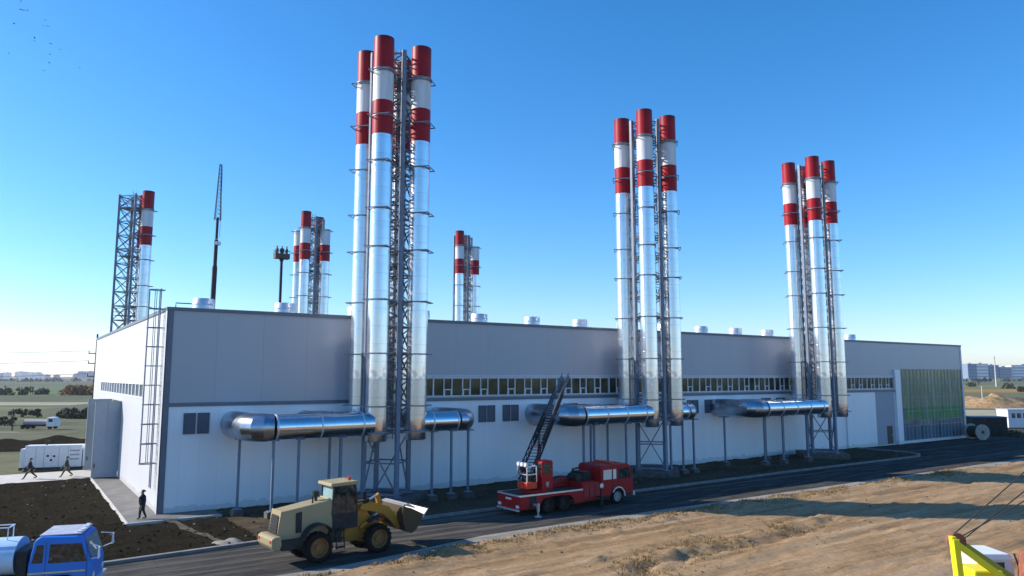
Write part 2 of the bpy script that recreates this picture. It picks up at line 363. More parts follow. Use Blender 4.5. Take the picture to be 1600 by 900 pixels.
def keep_left(x, y):
    if y < ky(x) + .12: return False
    if x < 6.4: return y < 76.1
    return y < 50.95 if x < 12 else y < 53.5 and x < 88.5
t = NT('verge_soil'); t.base(t.mix(t.ramp(t.noise(.4, 6, stretch=(.4, 1, 1), rough=.7), [(.3, (.035, .028, .018)), (.7, (.13, .105, .07))]), t.ramp(t.noise(5, 7, rough=.75), [(.35, (.02, .016, .01)), (.75, (.16, .13, .09))]), .4)); t.set(1, 0, 0); M['verge'] = t.m
relief('soil', -30, 11.9, 39.5, 76.4, .3, soil_h, M['soil'], keep_left)
relief('verge', 11.9, 89, 39.5, 53.6, .3, soil_h, M['verge'], keep_left)
# asphalt: along the plant and on to the hall entrance
b = MB(); b.flat([(-60, 34.5), (13, 34.5), (16, 35), (22, 36.4), (330, 36.4), (330, 44), (84, 44), (63.5, 43.9), (41.6, 43.4), (23.2, 42.95), (11.6, 41.75), (4, 41.2), (-60, 39.6)], 0)
tag(b.build('road', M['asphalt']), kind='structure')
sheet('entrance_yard', [(84, 44), (330, 44), (330, 62), (117.9, 62), (117.9, 53.5), (88.4, 53.5), (88.4, 52)], -.004, M['asphalt'])
b = MB(); n = 160; xs = [-60 + 390 * i / n for i in range(n + 1)]
vs = [(x, se(x) - .3 + .25 * noise.noise((x * .3, 0, 0)), .006) for x in xs] + [(x, se(x) + .95 + .2 * noise.noise((x * .23, 4, 0)), .006) for x in xs]
b.add(vs, [(i, i + 1, n + 2 + i, n + 1 + i) for i in range(n)]); tag(b.build('road_shoulder', M['shoulder']), kind='structure')
# kerbs
def ribbon(name, pts, w, z0, z1, m, kind='structure'):
    b = MB(); pts = [Vector((*p, 0)) for p in pts]; k = len(pts); vs = []
    for i, p in enumerate(pts):
        d = (pts[min(i + 1, k - 1)] - pts[max(i - 1, 0)]).normalized(); nrm = Vector((-d.y, d.x, 0)) * w / 2
        for q, z in ((p - nrm, z0), (p - nrm, z1), (p + nrm, z1), (p + nrm, z0)): vs.append((q.x, q.y, z))
    fs = [(i * 4 + j, (i + 1) * 4 + j, (i + 1) * 4 + j + 1, i * 4 + j + 1) for i in range(k - 1) for j in range(3)]
    fs += [(0, 1, 2, 3), (4 * k - 1, 4 * k - 2, 4 * k - 3, 4 * k - 4)]
    b.add(vs, [f[::-1] for f in fs]); return tag(b.build(name, m), kind=kind)
kp = [(x, ky(x)) for x in range(-60, 85, 2)] + [(85.5, 44.1), (87.5, 45.2), (88.6, 47), (88.7, 49.5), (88.3, 53.3)]
ribbon('kerb', kp, .28, -.1, .16, M['kerb'])
sheet('concrete_path', [(-60, 74.8), (6.7, 76.2), (8.6, 76.2), (8.6, 83), (6.9, 83), (-60, 80.5)], .05, M['concrete'])
b = MB(); b.box(6.5, 8.42, 53.5, 75.1, -.1, .10); b.box(6.5, 11.9, 51.1, 53.5, -.1, .103)
tag(b.build('pavement', M['apron']), kind='structure')
b = MB(); b.box(6.36, 6.497, 50.96, 75.3, -.1, .15); b.box(6.5, 11.9, 50.96, 51.097, -.1, .146)
tag(b.build('pavement_edging', M['concrete']), kind='structure')
# trodden trail across the soil
b = MB(); p0, p1 = Vector((8.6, 50.9)), Vector((10.4, 42.2)); n = 24; vs = []
for i in range(n + 1):
    q = p0.lerp(p1, i / n); q.x += .06 * sin(i * .5)
    for dx in (-.2, 0, .2): vs.append((q.x + dx * (1 + .3 * sin(i)), q.y, max(soil_h(q.x + dx, q.y), soil_h(q.x + dx * .5, q.y)) + .02))
b.add(vs, [(i * 3 + j, i * 3 + j + 1, i * 3 + j + 4, i * 3 + j + 3) for i in range(n) for j in range(2)]); tag(b.build('trail', M['trod']), kind='structure')
# fields in the distance: (left, right, near, far) seen from the camera's heading
def field(name, l0, l1, d0, d1, m, z): sheet(name, [H(l0, d0), H(l1, d0 * 1.03), H(l1 * 1.02, d1), H(l0 * 1.02, d1 * .985)], z, m)
field('field_plot', -900, -55, 88, 99, M['f_brown'], -.10)
field('field_track', -900, -80, 118, 123, M['f_pale'], -.092)
field('field_verge', -900, -84, 123.5, 150, M['f_brown'], -.1)
field('field_strip', -900, -96, 152, 164, M['f_olive'], -.096)
field('dirt_road', -900, -125, 170, 184, M['f_pale'], -.092)
field('field_meadow', -900, -130, 190, 222, M['f_olive'], -.094)
field('stubble_field', -900, -140, 228, 262, M['f_pale'], -.09)
field('ploughed_field', -1200, -170, 270, 350, M['f_brown'], -.1)
field('green_field', -1500, -180, 360, 620, M['f_green'], -.098)
field('wide_field', -2500, -250, 700, 1500, M['f_brown'], -.1)
field('sandy_lot', 105, 400, 150, 205, M['f_pale'], -.1)
field('meadow_lot', 150, 600, 215, 300, M['f_olive'], -.1)
field('orange_meadow', 190, 700, 420, 540, M['f_orange'], -.1)
field('meadow_far', 190, 900, 560, 800, M['f_olive'], -.1)

# ------------------------------------------------------------------ the plant hall
BX, BY, BL, BD, BH = 8.45, 53.57, 109.2, 49.5, 13.6
hall = thing('plant_hall', 'long flat roofed power plant hall with grey and white panelled walls', 'building', (BX, BY, 0))
GX0, GX1, GZ0, GZ1 = 91.3, 108.8, .35, 10.0      # glazed end bay
WX0, PITCHW, NB = 13.73, 6.34, 12                # ribbon window
WX1 = WX0 + PITCHW * NB; Z0, Z1 = 7.35, 8.92
T = .3
b = MB(); b.box(0, GX0, 0, T, -.2, 7.05); b.box(GX0, GX1, 0, T, -.2, GZ0); b.box(GX1, BL, 0, T, -.2, 7.05)
b.build('lower_wall', M['wall_low'], hall)
b = MB(); b.box(0, WX0, 0, T, 7.05, BH - .2); b.box(WX0, WX1, 0, T, 7.05, Z0); b.box(WX0, WX1, 0, T, Z1, BH - .2)
b.box(WX1, GX0, 0, T, 7.05, BH - .2); b.box(GX0, GX1, 0, T, GZ1, BH - .2); b.box(GX1, BL, 0, T, 7.05, BH - .2)
b.build('upper_wall', M['wall_up'], hall)
b = MB(); b.box(.36, WX1 + .4, -.07, -.003, 6.98, 7.24); b.build('belt_flashing', M['trim'], hall)
b = MB(); b.box(WX0 - .3, WX1 + .2, -.10, -.003, Z1 + .0, Z1 + .2); b.build('head_flashing', M['trim_pale'], hall)
b = MB(); b.box(-.08, BL + .08, -.09, BD + .09, BH - .2, BH + .04); b.build('roof', [M['trim']], hall)
b = MB(); b.box(-.05, .36, -.05, -.003, -.05, BH - .203); b.build('corner_flashing', M['trim'], hall)
b = MB(); b.box(BL - .4, BL + .04, -.05, -.003, -.05, BH - .203); b.build('corner_flashing', M['trim_pale'], hall)
b = MB(); b.box(-.06, .0, -.05, .55, 0, BH - .203); b.build('corner_flashing', M['wall_side'], hall)
# short white wall with gate opening and window strip
dy0, dy1, dz = 75.2 - BY, 82.6 - BY, 6.75; sy0, sy1 = 9.0, 41.0; sz0, sz1 = 7.3, 8.5
b = MB(); b.box(0, T, T, dy0, -.2, sz0); b.box(0, T, dy1, BD, -.2, sz0); b.box(0, T, dy0, dy1, dz, sz0)
b.box(0, T, T, sy0, sz0, sz1); b.box(0, T, sy1, BD, sz0, sz1); b.box(0, T, T, BD, sz1, BH - .2)
b.build('side_wall', M['wall_side'], hall)
b = MB(); b.box(T, BL - T, BD - T, BD, -.2, BH - .2); b.box(BL - T, BL, T, BD, -.2, BH - .2); b.build('rear_wall', M['wall_low'], hall)
b = MB(); b.box(T + .02, 6, dy0 - 3, dy1 + 3, -.05, .02); b.box(6, 6.2, dy0 - 3, dy1 + 3, 0, dz + .2); b.box(T, 6.2, dy0 - 3, dy0 - 2.8, 0, dz + .2)
b.box(T, 6.2, dy1 + 2.8, dy1 + 3, 0, dz + .2); b.box(T, 6.2, dy0 - 3, dy1 + 3, dz + .2, dz + .4); b.build('gate_lobby', M['olive'], hall)
for yy, s in ((dy0, 1), (dy1, -1)):
    b = MB(); b.box(-2.05, -.05, yy - .05 * 1, yy + .05, .18, 6.8)
    lf = b.build('gate_leaf', M['door_grey'], hall)
    b = MB()
    for x in (-2.08, -1.07): b.box(x, x + .07, yy - .09, yy + .09, .15, 6.83)
    b.box(-2.0, -.05, yy - .085, yy + .085, 6.72, 6.8); b.build('leaf_frame', M['door_grey'], lf)
    b = MB(); b.box(-1.9, -1.84, yy - .14, yy + .14, 1.0, 1.35); b.build('handle', M['dark'], lf)
wi = MB(); gl = MB(); npn = 15
wi.box(-.04, .12, sy0, sy1, sz0, sz0 + .13); wi.box(-.04, .12, sy0, sy1, sz1 - .13, sz1)
for i in range(npn + 1):
    y = sy0 + (sy1 - sy0) * i / npn; wi.box(-.03, .116, max(sy0, y - .16), min(sy1, y + .16), sz0 + .09, sz1 - .09)
gl.box(.06, .09, sy0 + .02, sy1 - .02, sz0 + .02, sz1 - .02)
wf = wi.build('window', M['frame'], hall); gl.build('pane', mat('grey_glass', (.17, .18, .20), .12), wf)
# ribbon windows, one per bay
widths = [1.03, .76, 1.03, .74, 1.03, .72, 1.03]
fm = MB(); fm.box(0, PITCHW, -.045, .14, 0, .08); fm.box(0, PITCHW, -.045, .14, Z1 - Z0 - .1, Z1 - Z0 - .002)
x = 0
for i, wd in enumerate(widths):
    fm.box(x if i == 0 else x - .035, x + (.11 if i == 0 else .035), -.042, .137, .08, Z1 - Z0 - .1)
    if i % 2: fm.box(x + .035, x + wd - .035, -.05, .13, .52, .60); fm.box(x + .035, x + .1, -.055, .1, .08, .52); fm.box(x + wd - .1, x + wd - .035, -.055, .1, .08, .52)
    x += wd
fmesh = fm.mesh('window', M['frame'])
g = MB(); g.box(.02, PITCHW - .02, .06, .09, .01, Z1 - Z0 - .01); gmesh = g.mesh('pane', M['glass'])
for k in range(NB):
    o = link('window', fmesh, hall, loc=(WX0 + PITCHW * k, 0, Z0)); link('pane', gmesh, o)
# louvres
def louvre(x0, x1, z0=5.25, z1=6.62):
    b = MB(); mid = (x0 + x1) / 2
    for a, c in ((x0, mid - .05), (mid + .05, x1)):
        b.box(a, c, -.03, -.003, z0, z1)
        for e in (0, 1): b.box((a, c - .05)[e], (a + .05, c)[e], -.08, -.031, z0, z1)
        b.box(a + .05, c - .05, -.08, -.031, z0, z0 + .05); b.box(a + .05, c - .05, -.08, -.031, z1 - .05, z1)
        nn = 9
        for i in range(nn):
            z = z0 + .08 + (z1 - z0 - .16) * i / nn; b.add([(a + .05, -.07, z), (c - .05, -.07, z), (c - .05, -.035, z + .1), (a + .05, -.035, z + .1)], [(0, 1, 2, 3)])
    return b.build('louvre_vent', M['louvre'], hall)
for X in (9.75, 32.9, 35.35, 41.4 + .6, 58.3, 60.95, 70.4, 73.0): louvre(X - BX, X - BX + 1.65, 5.15, 6.55)
# sliding gate, recessed grey bay and dark side door at the far end
b = MB(); b.box(78.4, 85.0, -.16, -.01, .15, 6.95)
gp = b.build('sliding_gate', M['wall_low'], hall)
b = MB(); b.box(78.2, 90.0, -.22, -.165, 6.955, 7.1); b.build('gate_rail', M['trim'], gp)
b = MB(); b.box(85.02, 89.7, -.06, -.01, .1, 6.97); b.build('bay_panel', M['trim_pale'], hall).data.materials[0] = mat('bay_grey', (.30, .33, .39), .5, var=.06)
b = MB(); b.box(87.6, 88.9, -.09, -.062, .2, 2.5); dd = b.build('side_door', M['black'], hall)
b = MB(); b.box(88.7, 88.8, -.14, -.092, 1.2, 1.35); b.build('handle', M['zinc'], dd)
b = MB(); b.box(WX1 + .15, GX0 - .02, -.28, -.01, 0, 9.9); b.build('pilaster', M['wall_low'], hall)
# curtain wall and added colour layers standing in for its lit and shaded interior
cw = MB(); n = 18
for i in range(n + 1):
    x = GX0 + (GX1 - GX0) * i / n; cw.box(x - .022, x + .022, -.03, .03, GZ0, GZ1)
for i in range(6):
    z = GZ0 + (GZ1 - GZ0) * i / 5; cw.box(GX0, GX1, -.03, .04, max(GZ0, z - .02), min(GZ1, z + .02))
cf = cw.build('curtain_wall', mat('mullion', (.34, .42, .48), .4), hall)
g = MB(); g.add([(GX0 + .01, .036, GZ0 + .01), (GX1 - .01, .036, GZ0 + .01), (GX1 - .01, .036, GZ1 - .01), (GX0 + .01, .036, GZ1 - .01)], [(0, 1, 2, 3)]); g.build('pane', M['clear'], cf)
def bay_tone_mat(name, lo, hi):
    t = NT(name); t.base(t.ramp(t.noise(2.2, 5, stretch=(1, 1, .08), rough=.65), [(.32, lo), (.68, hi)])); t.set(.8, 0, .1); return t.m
b = MB(); b.box(GX0 + .02, GX1 - .02, .16, .2, 4.7, GZ1 - .02); b.build('interior_light_layer', bay_tone_mat('olive_interior_light', (.26, .27, .16), (.62, .63, .46)), hall)  # added layer, the interior's olive light put into its colour
b = MB(); b.box(GX0 + 1.5, GX1 - .4, .14, .158, 3.1, 4.72); b.build('floor_light_layer', bay_tone_mat('green_floor_light', (.07, .27, .09), (.18, .60, .20)), hall)  # added layer, green of the sunlit floor put into its colour
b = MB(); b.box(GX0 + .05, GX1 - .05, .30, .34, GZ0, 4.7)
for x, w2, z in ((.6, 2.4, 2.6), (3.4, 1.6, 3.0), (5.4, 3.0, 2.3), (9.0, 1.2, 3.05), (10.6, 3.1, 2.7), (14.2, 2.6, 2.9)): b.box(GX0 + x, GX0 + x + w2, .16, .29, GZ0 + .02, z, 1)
b.build('floor_shade_layer', [bay_tone_mat('floor_shade_grey', (.16, .22, .30), (.45, .52, .55)), bay_tone_mat('floor_shade_blue', (.06, .11, .22), (.22, .32, .48))], hall)  # added boxes, bluish shade low in the bay put into their colour
b = MB(); b.box(GX0, GX1, .36, .5, .1, GZ1); b.build('inner_wall', M['dark'], hall)
# ladder with safety cage
lad = MB(); ly = 55.2 - BY
for dy in (-.28, .28): lad.beam((-.28, ly + dy, 1.6), (-.28, ly + dy, 15.0), .06)
for i in range(43): lad.beam((-.28, ly - .28, 1.9 + i * .3), (-.28, ly + .28, 1.9 + i * .3), .03)
for i in range(10):
    z = 3.2 + i * 1.3; a = [(-.28 - .75 * sin(pi * k / 8), ly - .42 * cos(pi * k / 8), z) for k in range(9)]
    for p, q in zip(a, a[1:]): lad.beam(p, q, .05, .06)
    for dy in (-.28, .28): lad.beam((-.28, ly + dy, z), (0, ly + dy, z), .05)
for k in (1, 3, 5, 7): lad.beam((-.28 - .75 * sin(pi * k / 8), ly - .42 * cos(pi * k / 8), 3.2), (-.28 - .75 * sin(pi * k / 8), ly - .42 * cos(pi * k / 8), 14.95), .05, .04)
lad.build('access_ladder', M['steel'], hall)
b = MB(); b.tube([(.5, .3, BH), (.5, .3, BH + .35), (1.5, .3, BH + .35)], .04, 6); b.build('roof_pipe', M['dark'], hall)
# roof vents
v = MB(); v.lathe([(.0, .98), (.72, .98), (.75, .94), (.75, .12), (.84, .08), (.84, 0)], 28); v.lathe([(.765, .62), (.78, .6), (.78, .55), (.765, .53)], 28)
vm = v.mesh('roof_vent', M['zinc'], 40)
for k in range(15): link('roof_vent', vm, hall, loc=(2.85 + 5.9 * k, 3.2, BH + .03))

# ------------------------------------------------------------------ chimney stacks
A = 1.55; FR = .75; LB = 1.75; TOP = 33.95
def flue_mesh(name, z0, top, cap):
    b = MB(); pr = [(.02, z0 - .0), (FR * .96, z0), (FR, z0 + .04)]; mm = [0, 0]
    stops = [(26.5, 0), (29.05, 1), (31.45, 2), (top, 1)] if cap else [(26.5, 0), (29.05, 1), (top, 2)]
    z = z0 + .04
    for zt, mi in stops:
        k = 6 if mi else 14
        for i in range(1, k + 1): pr.append((FR, z + (zt - z) * i / k)); mm.append(mi)
        z = zt
    e = mm[-1]; pr += [(FR * .92, top), (FR * .92, top - 1.5), (0, top - 1.5)]; mm += [e, 3, 3]
    if cap:
        pr2 = [(FR + .002, 31.40), (FR + .09, 31.40), (FR + .09, 31.50), (FR + .002, 31.50)]; b.lathe(pr2, 40, m=[4] * 3)
    b.lathe(pr, 40, m=mm); return b.mesh(name, [M['flue'], M['red'], M['band_white'], M['black'], M['steel_dark']], 40)
FL = {k: flue_mesh('flue', *a) for k, a in dict(full=(4.5, TOP, True), far=(5.2, TOP, True), cut=(4.5, 31.5, False)).items()}
br = MB()
for s in (-1, 1): br.beam((-1.15, s * .80, 0), (.93, s * .80, 0), .055, .075)
br.beam((.90, -.84, .0), (.90, .84, 0), .05, .07); br.beam((-.95, -.80, 0), (-.95, .80, 0), .06, .08)
br.lathe([(FR + .004, -.045), (FR + .035, -.045), (FR + .035, .045), (FR + .004, .045)], 32)
brm = br.mesh('bracket', mat('bracket_steel', (.22, .24, .28), .5, .3, var=.2), 40)
leg = MB(); leg.box(-.14, .14, -.14, .14, .6, 33.4); leg.box(-.3, .3, -.3, .3, .55, .62); legm = leg.mesh('leg', M['steel'])
bc = MB(); C4 = [Vector((0, -LB, 0)), Vector((LB, 0, 0)), Vector((0, LB, 0)), Vector((-LB, 0, 0))]
zs = [.75, 5.0] + [5.0 + 1.9 * i for i in range(1, 15)] + [33.2]
for a, c in zip(zs, zs[1:]):
    for i in range(4):
        p, q = C4[i], C4[(i + 1) % 4]; u = Vector((0, 0, 1))
        bc.beam(p + u * c, q + u * c, .11); bc.beam(q + u * a, p + u * c, .085)
        if a > 4.8: bc.beam(p + u * a, q + u * c, .085)
        else: bc.beam(p + u * (a + c) / 2, q + u * (a + c) / 2, .1)
        m_ = (p + q) / 2; 
        if a > 4: bc.beam(m_ + u * c, (C4[(i + 2) % 4] + C4[(i + 3) % 4]) / 2 + u * c, .07)
for i in range(4): bc.beam(C4[i] + Vector((0, 0, .72)), C4[(i + 1) % 4] + Vector((0, 0, .72)), .16)
bcm = bc.mesh('bracing', M['steel_dark'])
ld = MB()
for s in (-.22, .22): ld.beam((s, -.5, 4.5), (s, -.5, 34.0), .05)
for i in range(98): ld.beam((-.22, -.5, 4.6 + i * .3), (.22, -.5, 4.6 + i * .3), .03)
for i in range(36):
    z = 5.5 + i * .79; a = [(.36 * cos(pi * k / 6), -.5 + .68 * sin(pi * k / 6), z) for k in range(7)]
    for p, q in zip(a, a[1:]): ld.beam(p, q, .05)
for k in range(1, 6): ld.beam((.36 * cos(pi * k / 6), -.5 + .68 * sin(pi * k / 6), 5.5), (.36 * cos(pi * k / 6), -.5 + .68 * sin(pi * k / 6), 33.2), .035)
ldm = ld.mesh('ladder', M['steel_dark'])
pf = MB(); r_ = LB * .68
for z in (0,):
    for i in range(7): pf.box(-r_, r_, -r_ + i * r_ * .3, -r_ + i * r_ * .3 + r_ * .2, z, z + .05, M=Matrix.Rotation(R(45), 4, 'Z'))
    for i in range(4):
        p, q = C4[i] * .96, C4[(i + 1) % 4] * .96
        for h in (.5, 1.0): pf.beam(p + Vector((0, 0, z + h)), q + Vector((0, 0, z + h)), .045)
pfm = pf.mesh('platform', M['steel_dark'])
pl = MB(); pl.box(-2.4, 2.4, -2.4, 2.4, -.15, .55, M=Matrix.Rotation(R(45), 4, 'Z')); plm = pl.mesh('plinth', M['plinth'])
BZ = [31.3, 27.9, 24.5, 21.0, 18.2, 14.4, 10.6, 6.9, 5.1]
def stack(loc, label, flues, group='red and white banded chimney stacks', rail=False):
    t = thing('chimney_stack', label, 'chimney stack', loc, 0, group)
    for c in C4: link('leg', legm, t, loc=c)
    link('bracing', bcm, t); link('ladder', ldm, t); [link('platform', pfm, t, loc=(0, 0, z)) for z in (9.0, 17.0, 25.0, 31.5)]; link('plinth', plm, t)
    for (sx, sy), kind in flues.items():
        f = link('flue', FL[kind], t, loc=(sx * A, sy * A, 0))
        for z in BZ[:-1] if kind == 'far' else BZ: link('bracket', brm, f, loc=(0, 0, z), rz=atan2(sy, sx))
    return t
ALL = {(-1, -1): 'full', (1, -1): 'full', (-1, 1): 'far', (1, 1): 'far'}
SY = 49.97
CX = [22.9, 49.5, 76.0]
stack((CX[0], SY, 0), 'tallest chimney stack in the picture, four banded flues standing behind the loader', ALL)
stack((CX[1], SY, 0), 'chimney stack on the middle of the long wall, behind the fire engine cab', ALL)
stack((CX[2], SY, 0), 'chimney stack of banded flues nearest the glazed end bay of the hall', ALL)
BYK = 110
stack((12.3, BYK, 0), 'chimney stack with bare lattice tower beside its flues, behind the white gable wall', {(1, -1): 'full', (1, 1): 'far'})
stack((37.2, BYK, 0), 'chimney stack beyond the roof beside the raised work platform', {(-1, -1): 'full', (1, -1): 'cut', (-1, 1): 'cut', (1, 1): 'full'})
stack((64.2, BYK, 0), 'smallest chimney stack, seen beyond the roof right of the tallest one', {(-1, -1): 'full', (1, -1): 'cut', (1, 1): 'full'})
# scaffold extension on the lone lattice
# ------------------------------------------------------------------ exhaust ducts
DR0 = .76
def duct(label, x_wall, x_flue, y, z, posts, sgn, DR=.82):
    t = thing('exhaust_duct', label, 'exhaust duct', (x_wall, y, 0), 0, 'steel exhaust ducts from the long wall')
    wl = BY - y; rb = 1.25; L = abs(x_flue - x_wall)
    pts = [(0, wl - .03, z), (0, rb + .01, z)] + [(sgn * (rb - rb * cos(k * pi / 8)), rb - rb * sin(k * pi / 8), z) for k in range(1, 4)] + [(sgn * rb, 0, z)]
    MB().tube(pts, [DR * 1.1] * (len(pts) - 1) + [DR * 1.02], 28).build('elbow', M['elbow'], t, 16)
    n = max(2, int(L / 1.3)); x1 = L - FR * .5
    MB().tube([(sgn * (rb + (x1 - rb) * i / n), 0, z) for i in range(n + 1)], DR - .004, 28).build('pipe', M['duct'], t, 40)
    k = max(1, int(L / 2.9))
    for i in range(k + 1):
        x = sgn * (rb + .1 + (x1 - rb - .9) * i / k)
        b = MB(); b.lathe([(DR, -.05), (DR + .045, -.05), (DR + .045, .05), (DR, .05)], 28, 'x', (x, 0, z)); b.build('flange', M['zinc'], t, 40)
    for X, dy in posts:
        b = MB(); x = X - x_wall; b.box(x - .075, x + .075, dy - .075, dy + .075, .45, z - DR + .08); b.box(x - .22, x + .22, dy - .5, dy + .5, z - DR - .02, z - DR + .07)
        b.box(x - .25, x + .25, dy - .25, dy + .25, .43, .48); p = b.build('support_post', M['steel'], t)
        b = MB(); b.box(x - .35, x + .35, dy - .35, dy + .35, -.1, .43); b.build('footing', M['plinth'], p)
F0, F1 = SY - A, SY + A
DL = [13.0, 38.6, 62.6]
front_posts = [[12.0, 13.7, 15.95, 18.85], [36.3, 40.1, 41.25, 44.9], [59.65, 63.7, 66.9, 71.1]]
rear_posts = [[17.2, 20.0], [41.1, 45.5], [67.5, 71.3]]
rear_x = [18.0, 42.3, 67.0]
right_end = [29.0, 53.6, 80.0]
nm = ['tallest chimney', 'middle chimney behind the fire engine', 'chimney near the glazed bay']
for k in range(3):
    duct('long shiny duct from the wall into the %s' % nm[k], DL[k], CX[k] - A, F0, 5.72, [(front_posts[k][0] + .7, 2.1)] + [(max(X, DL[k] + 1.3), 0) for X in front_posts[k][1:]], 1)
    duct('short shiny duct behind the long duct of the %s' % nm[k], rear_x[k], CX[k] - A, F1, 5.7, [(max(X, rear_x[k] + 1.2), 0) for X in rear_posts[k]], 1, .76)
    if k == 2: break
    re = right_end[k]
    duct('stubby shiny duct curving into the right side of the %s' % nm[k], re, CX[k] + A, F0, 5.72, [(re - .15, 0), (re - 1.6, 0), (re - 3.2, 0)], -1, .74)

# ------------------------------------------------------------------ wheels
def wheel(parent, x, y, r, wd, rimm, hub=.5, n=28):
    b = MB(); h = wd / 2
    b.lathe([(r * .62, -h * .8), (r * .86, -h), (r * .97, -h * .82), (r, -h * .45), (r, h * .45), (r * .97, h * .82), (r * .86, h), (r * .62, h * .8)], n, 'y')
    k = 18
    for i in range(k):
        a = 2 * pi * i / k; Mx = Matrix.Rotation(a, 4, 'Y')
        for s in (-1, 1): b.box(-.05, .05, min(0, s * h * .9), max(0, s * h * .9), r * .96, r * 1.02, M=Mx @ Matrix.Rotation(s * .35, 4, 'Z'))
    w_ = b.build('wheel', M['tyre'], parent, 45, loc=(x, y, r))
    c = MB(); c.lathe([(.01, -h * .35), (r * .22, -h * .38), (r * .24, -h * .15), (r * .52, -h * .12), (r * .60, -h * .82), (r * .645, -h * .84), (r * .645, h * .84), (r * .60, h * .82), (r * .52, h * .12), (r * .24, h * .15), (r * .22, h * .38), (.01, h * .35)], n, 'y')
    for i in range(8):
        a = 2 * pi * i / 8
        for s in (-1, 1): c.tube([(r * .38 * cos(a), s * h * .1, r * .38 * sin(a)), (r * .38 * cos(a), s * h * .22, r * .38 * sin(a))], r * .035, 6)
    c.build('rim', rimm, w_, 45)
    return w_

# ------------------------------------------------------------------ wheel loader
def loader():
    h = R(5.5)
    t = thing('wheel_loader', 'cream and ochre wheel loader with raised bucket on the asphalt road', 'wheel loader', (14.5, 37.1, 0), h); t.scale = (.89, .89, 1.04)
    ocher = mat('ochre_rim', (.22, .10, .025), .6, var=.3)
    for x in (-1.85, 1.85):
        for y in (-1.08, 1.08): wh = wheel(t, x, y, .80, .58, ocher); wh.scale.z = .89 / 1.04; wh.location.z = .8 * .89 / 1.04
    b = MB()      # hood, tapering to the rear and sloping
    xr, xf = -4.0, -.92
    vs = []
    for x, hw, z0, z1 in ((xr, .66, 1.18, 2.42), (xf, .78, 1.2, 2.74)):
        vs += [(x, -hw, z0), (x, hw, z0), (x + (.18 if x == xr else 0), hw * .93, z1), (x + (.18 if x == xr else 0), -hw * .93, z1)]
    b.add(vs, [(0, 1, 2, 3)[::-1], (4, 5, 6, 7), (0, 4, 7, 3)[::-1], (1, 2, 6, 5)[::-1], (3, 7, 6, 2)[::-1], (0, 1, 5, 4)])
    hood = b.build('hood', M['cream'], t, bevel=.05)
    b = MB(); b.add([(-4.02, -.5, 1.4), (-4.02, .5, 1.4), (-3.88, .46, 2.25), (-3.88, -.46, 2.25)], [(3, 2, 1, 0)])
    for i in range(6): b.beam((-4.03 + .027 * i, -.5, 1.5 + .13 * i), (-4.03 + .027 * i, .5, 1.5 + .13 * i), .03)
    b.build('radiator_grille', M['dark'], hood)
    for s in (-1, 1): MB().add([(-3.0, s * .70, 1.4), (-2.65, s * .725, 1.4), (-2.65, s * .705, 2.35), (-3.0, s * .685, 2.3)], [(0, 1, 2, 3)]).build('side_vent', M['dark'], hood)
    b = MB(); b.tube([(-1.55, .0, 2.55), (-1.55, .0, 2.85)], .09, 10); b.tube([(-1.55, 0, 2.85), (-1.55, 0, 2.9), (-1.55, 0, 3.12), (-1.55, 0, 3.16)], [.12, .21, .21, .12], 14); b.build('air_cleaner', M['black'], t, 40)
    b = MB(); b.tube([(-1.9, -.35, 2.45), (-1.9, -.35, 2.95)], .05, 8); b.build('exhaust_pipe', M['dark'], t, 40)
    b = MB(); b.prism([(-4.42, .98), (-4.42, 1.3), (-4.25, 1.38), (-3.9, 1.38), (-3.85, .98), (-3.95, .78), (-4.25, .78)], -1.0, 1.0)
    cwt = b.build('counterweight', M['cream'], t, bevel=.05)
    for s in (-1, 1): MB().box(-4.45, -4.41, s * .8 - .09, s * .8 + .09, 1.12, 1.24).build('tail_lamp', M['lamp_red'], cwt)
    b = MB(); b.box(-3.75, -.3, -.55, .55, .72, 1.4); b.box(-3.85, -2.6, -.95, .95, .72, 1.17); b.box(-1.1, -.35, -.95, .95, .75, 1.3); b.box(-2.2, -1.5, -.9, .9, .62, .95); b.build('rear_frame', M['dark'], t, bevel=.03)
    for s in (-1, 1):
        b = MB(); a0 = [(-1.85 + 1.0 * cos(q), .8 + .98 * sin(q)) for q in [R(160 - i * 16) for i in range(9)]]
        b.prism(a0 + [(-1.85 + .94 * cos(q), .8 + .92 * sin(q)) for q in [R(32 + i * 16) for i in range(9)]], s * 1.08 - .3, s * 1.08 + .3); b.build('fender', M['dark'], t, 40)
        b = MB()
        for i in range(3): b.box(-.75, -.25, s * 1.05 - .14, s * 1.05 + .14, .5 + i * .38, .55 + i * .38)
        for x in (-.75, -.27): b.beam((x, s * 1.15, .45), (x, s * .95, 1.5), .05)
        b.build('step', M['dark'], t)
    # cab
    b = MB(); b.box(-.9, .72, -.78, .78, 1.32, 2.05); cab = b.build('cab', M['dark'], t, bevel=.03)
    for x0, x1, w_ in ((-.88, -.80, .1), (.66, .52, .1), (.0, -.05, .08)):
        for s in (-1, 1): MB().beam((x0, s * .75, 2.0), (x1, s * .72, 3.38), w_).build('pillar', M['black'], cab)
    b = MB(); b.add([(-.87, -.7, 2.05), (-.87, .7, 2.05), (-.79, .68, 3.36), (-.79, -.68, 3.36)], [(3, 2, 1, 0)]); b.build('rear_window', M['tint_glass'], cab)
    for s in (-1, 1): MB().add([(-.84, s * .765, 2.05), (.64, s * .765, 2.05), (.5, s * .725, 3.36), (-.77, s * .725, 3.36)], [(0, 1, 2, 3)]).build('side_window', M['cab_glass'], cab)
    b = MB(); b.add([(.655, -.7, 2.05), (.655, .7, 2.05), (.515, .68, 3.36), (.515, -.68, 3.36)], [(0, 1, 2, 3)]); b.build('windscreen', M['cab_glass'], cab)
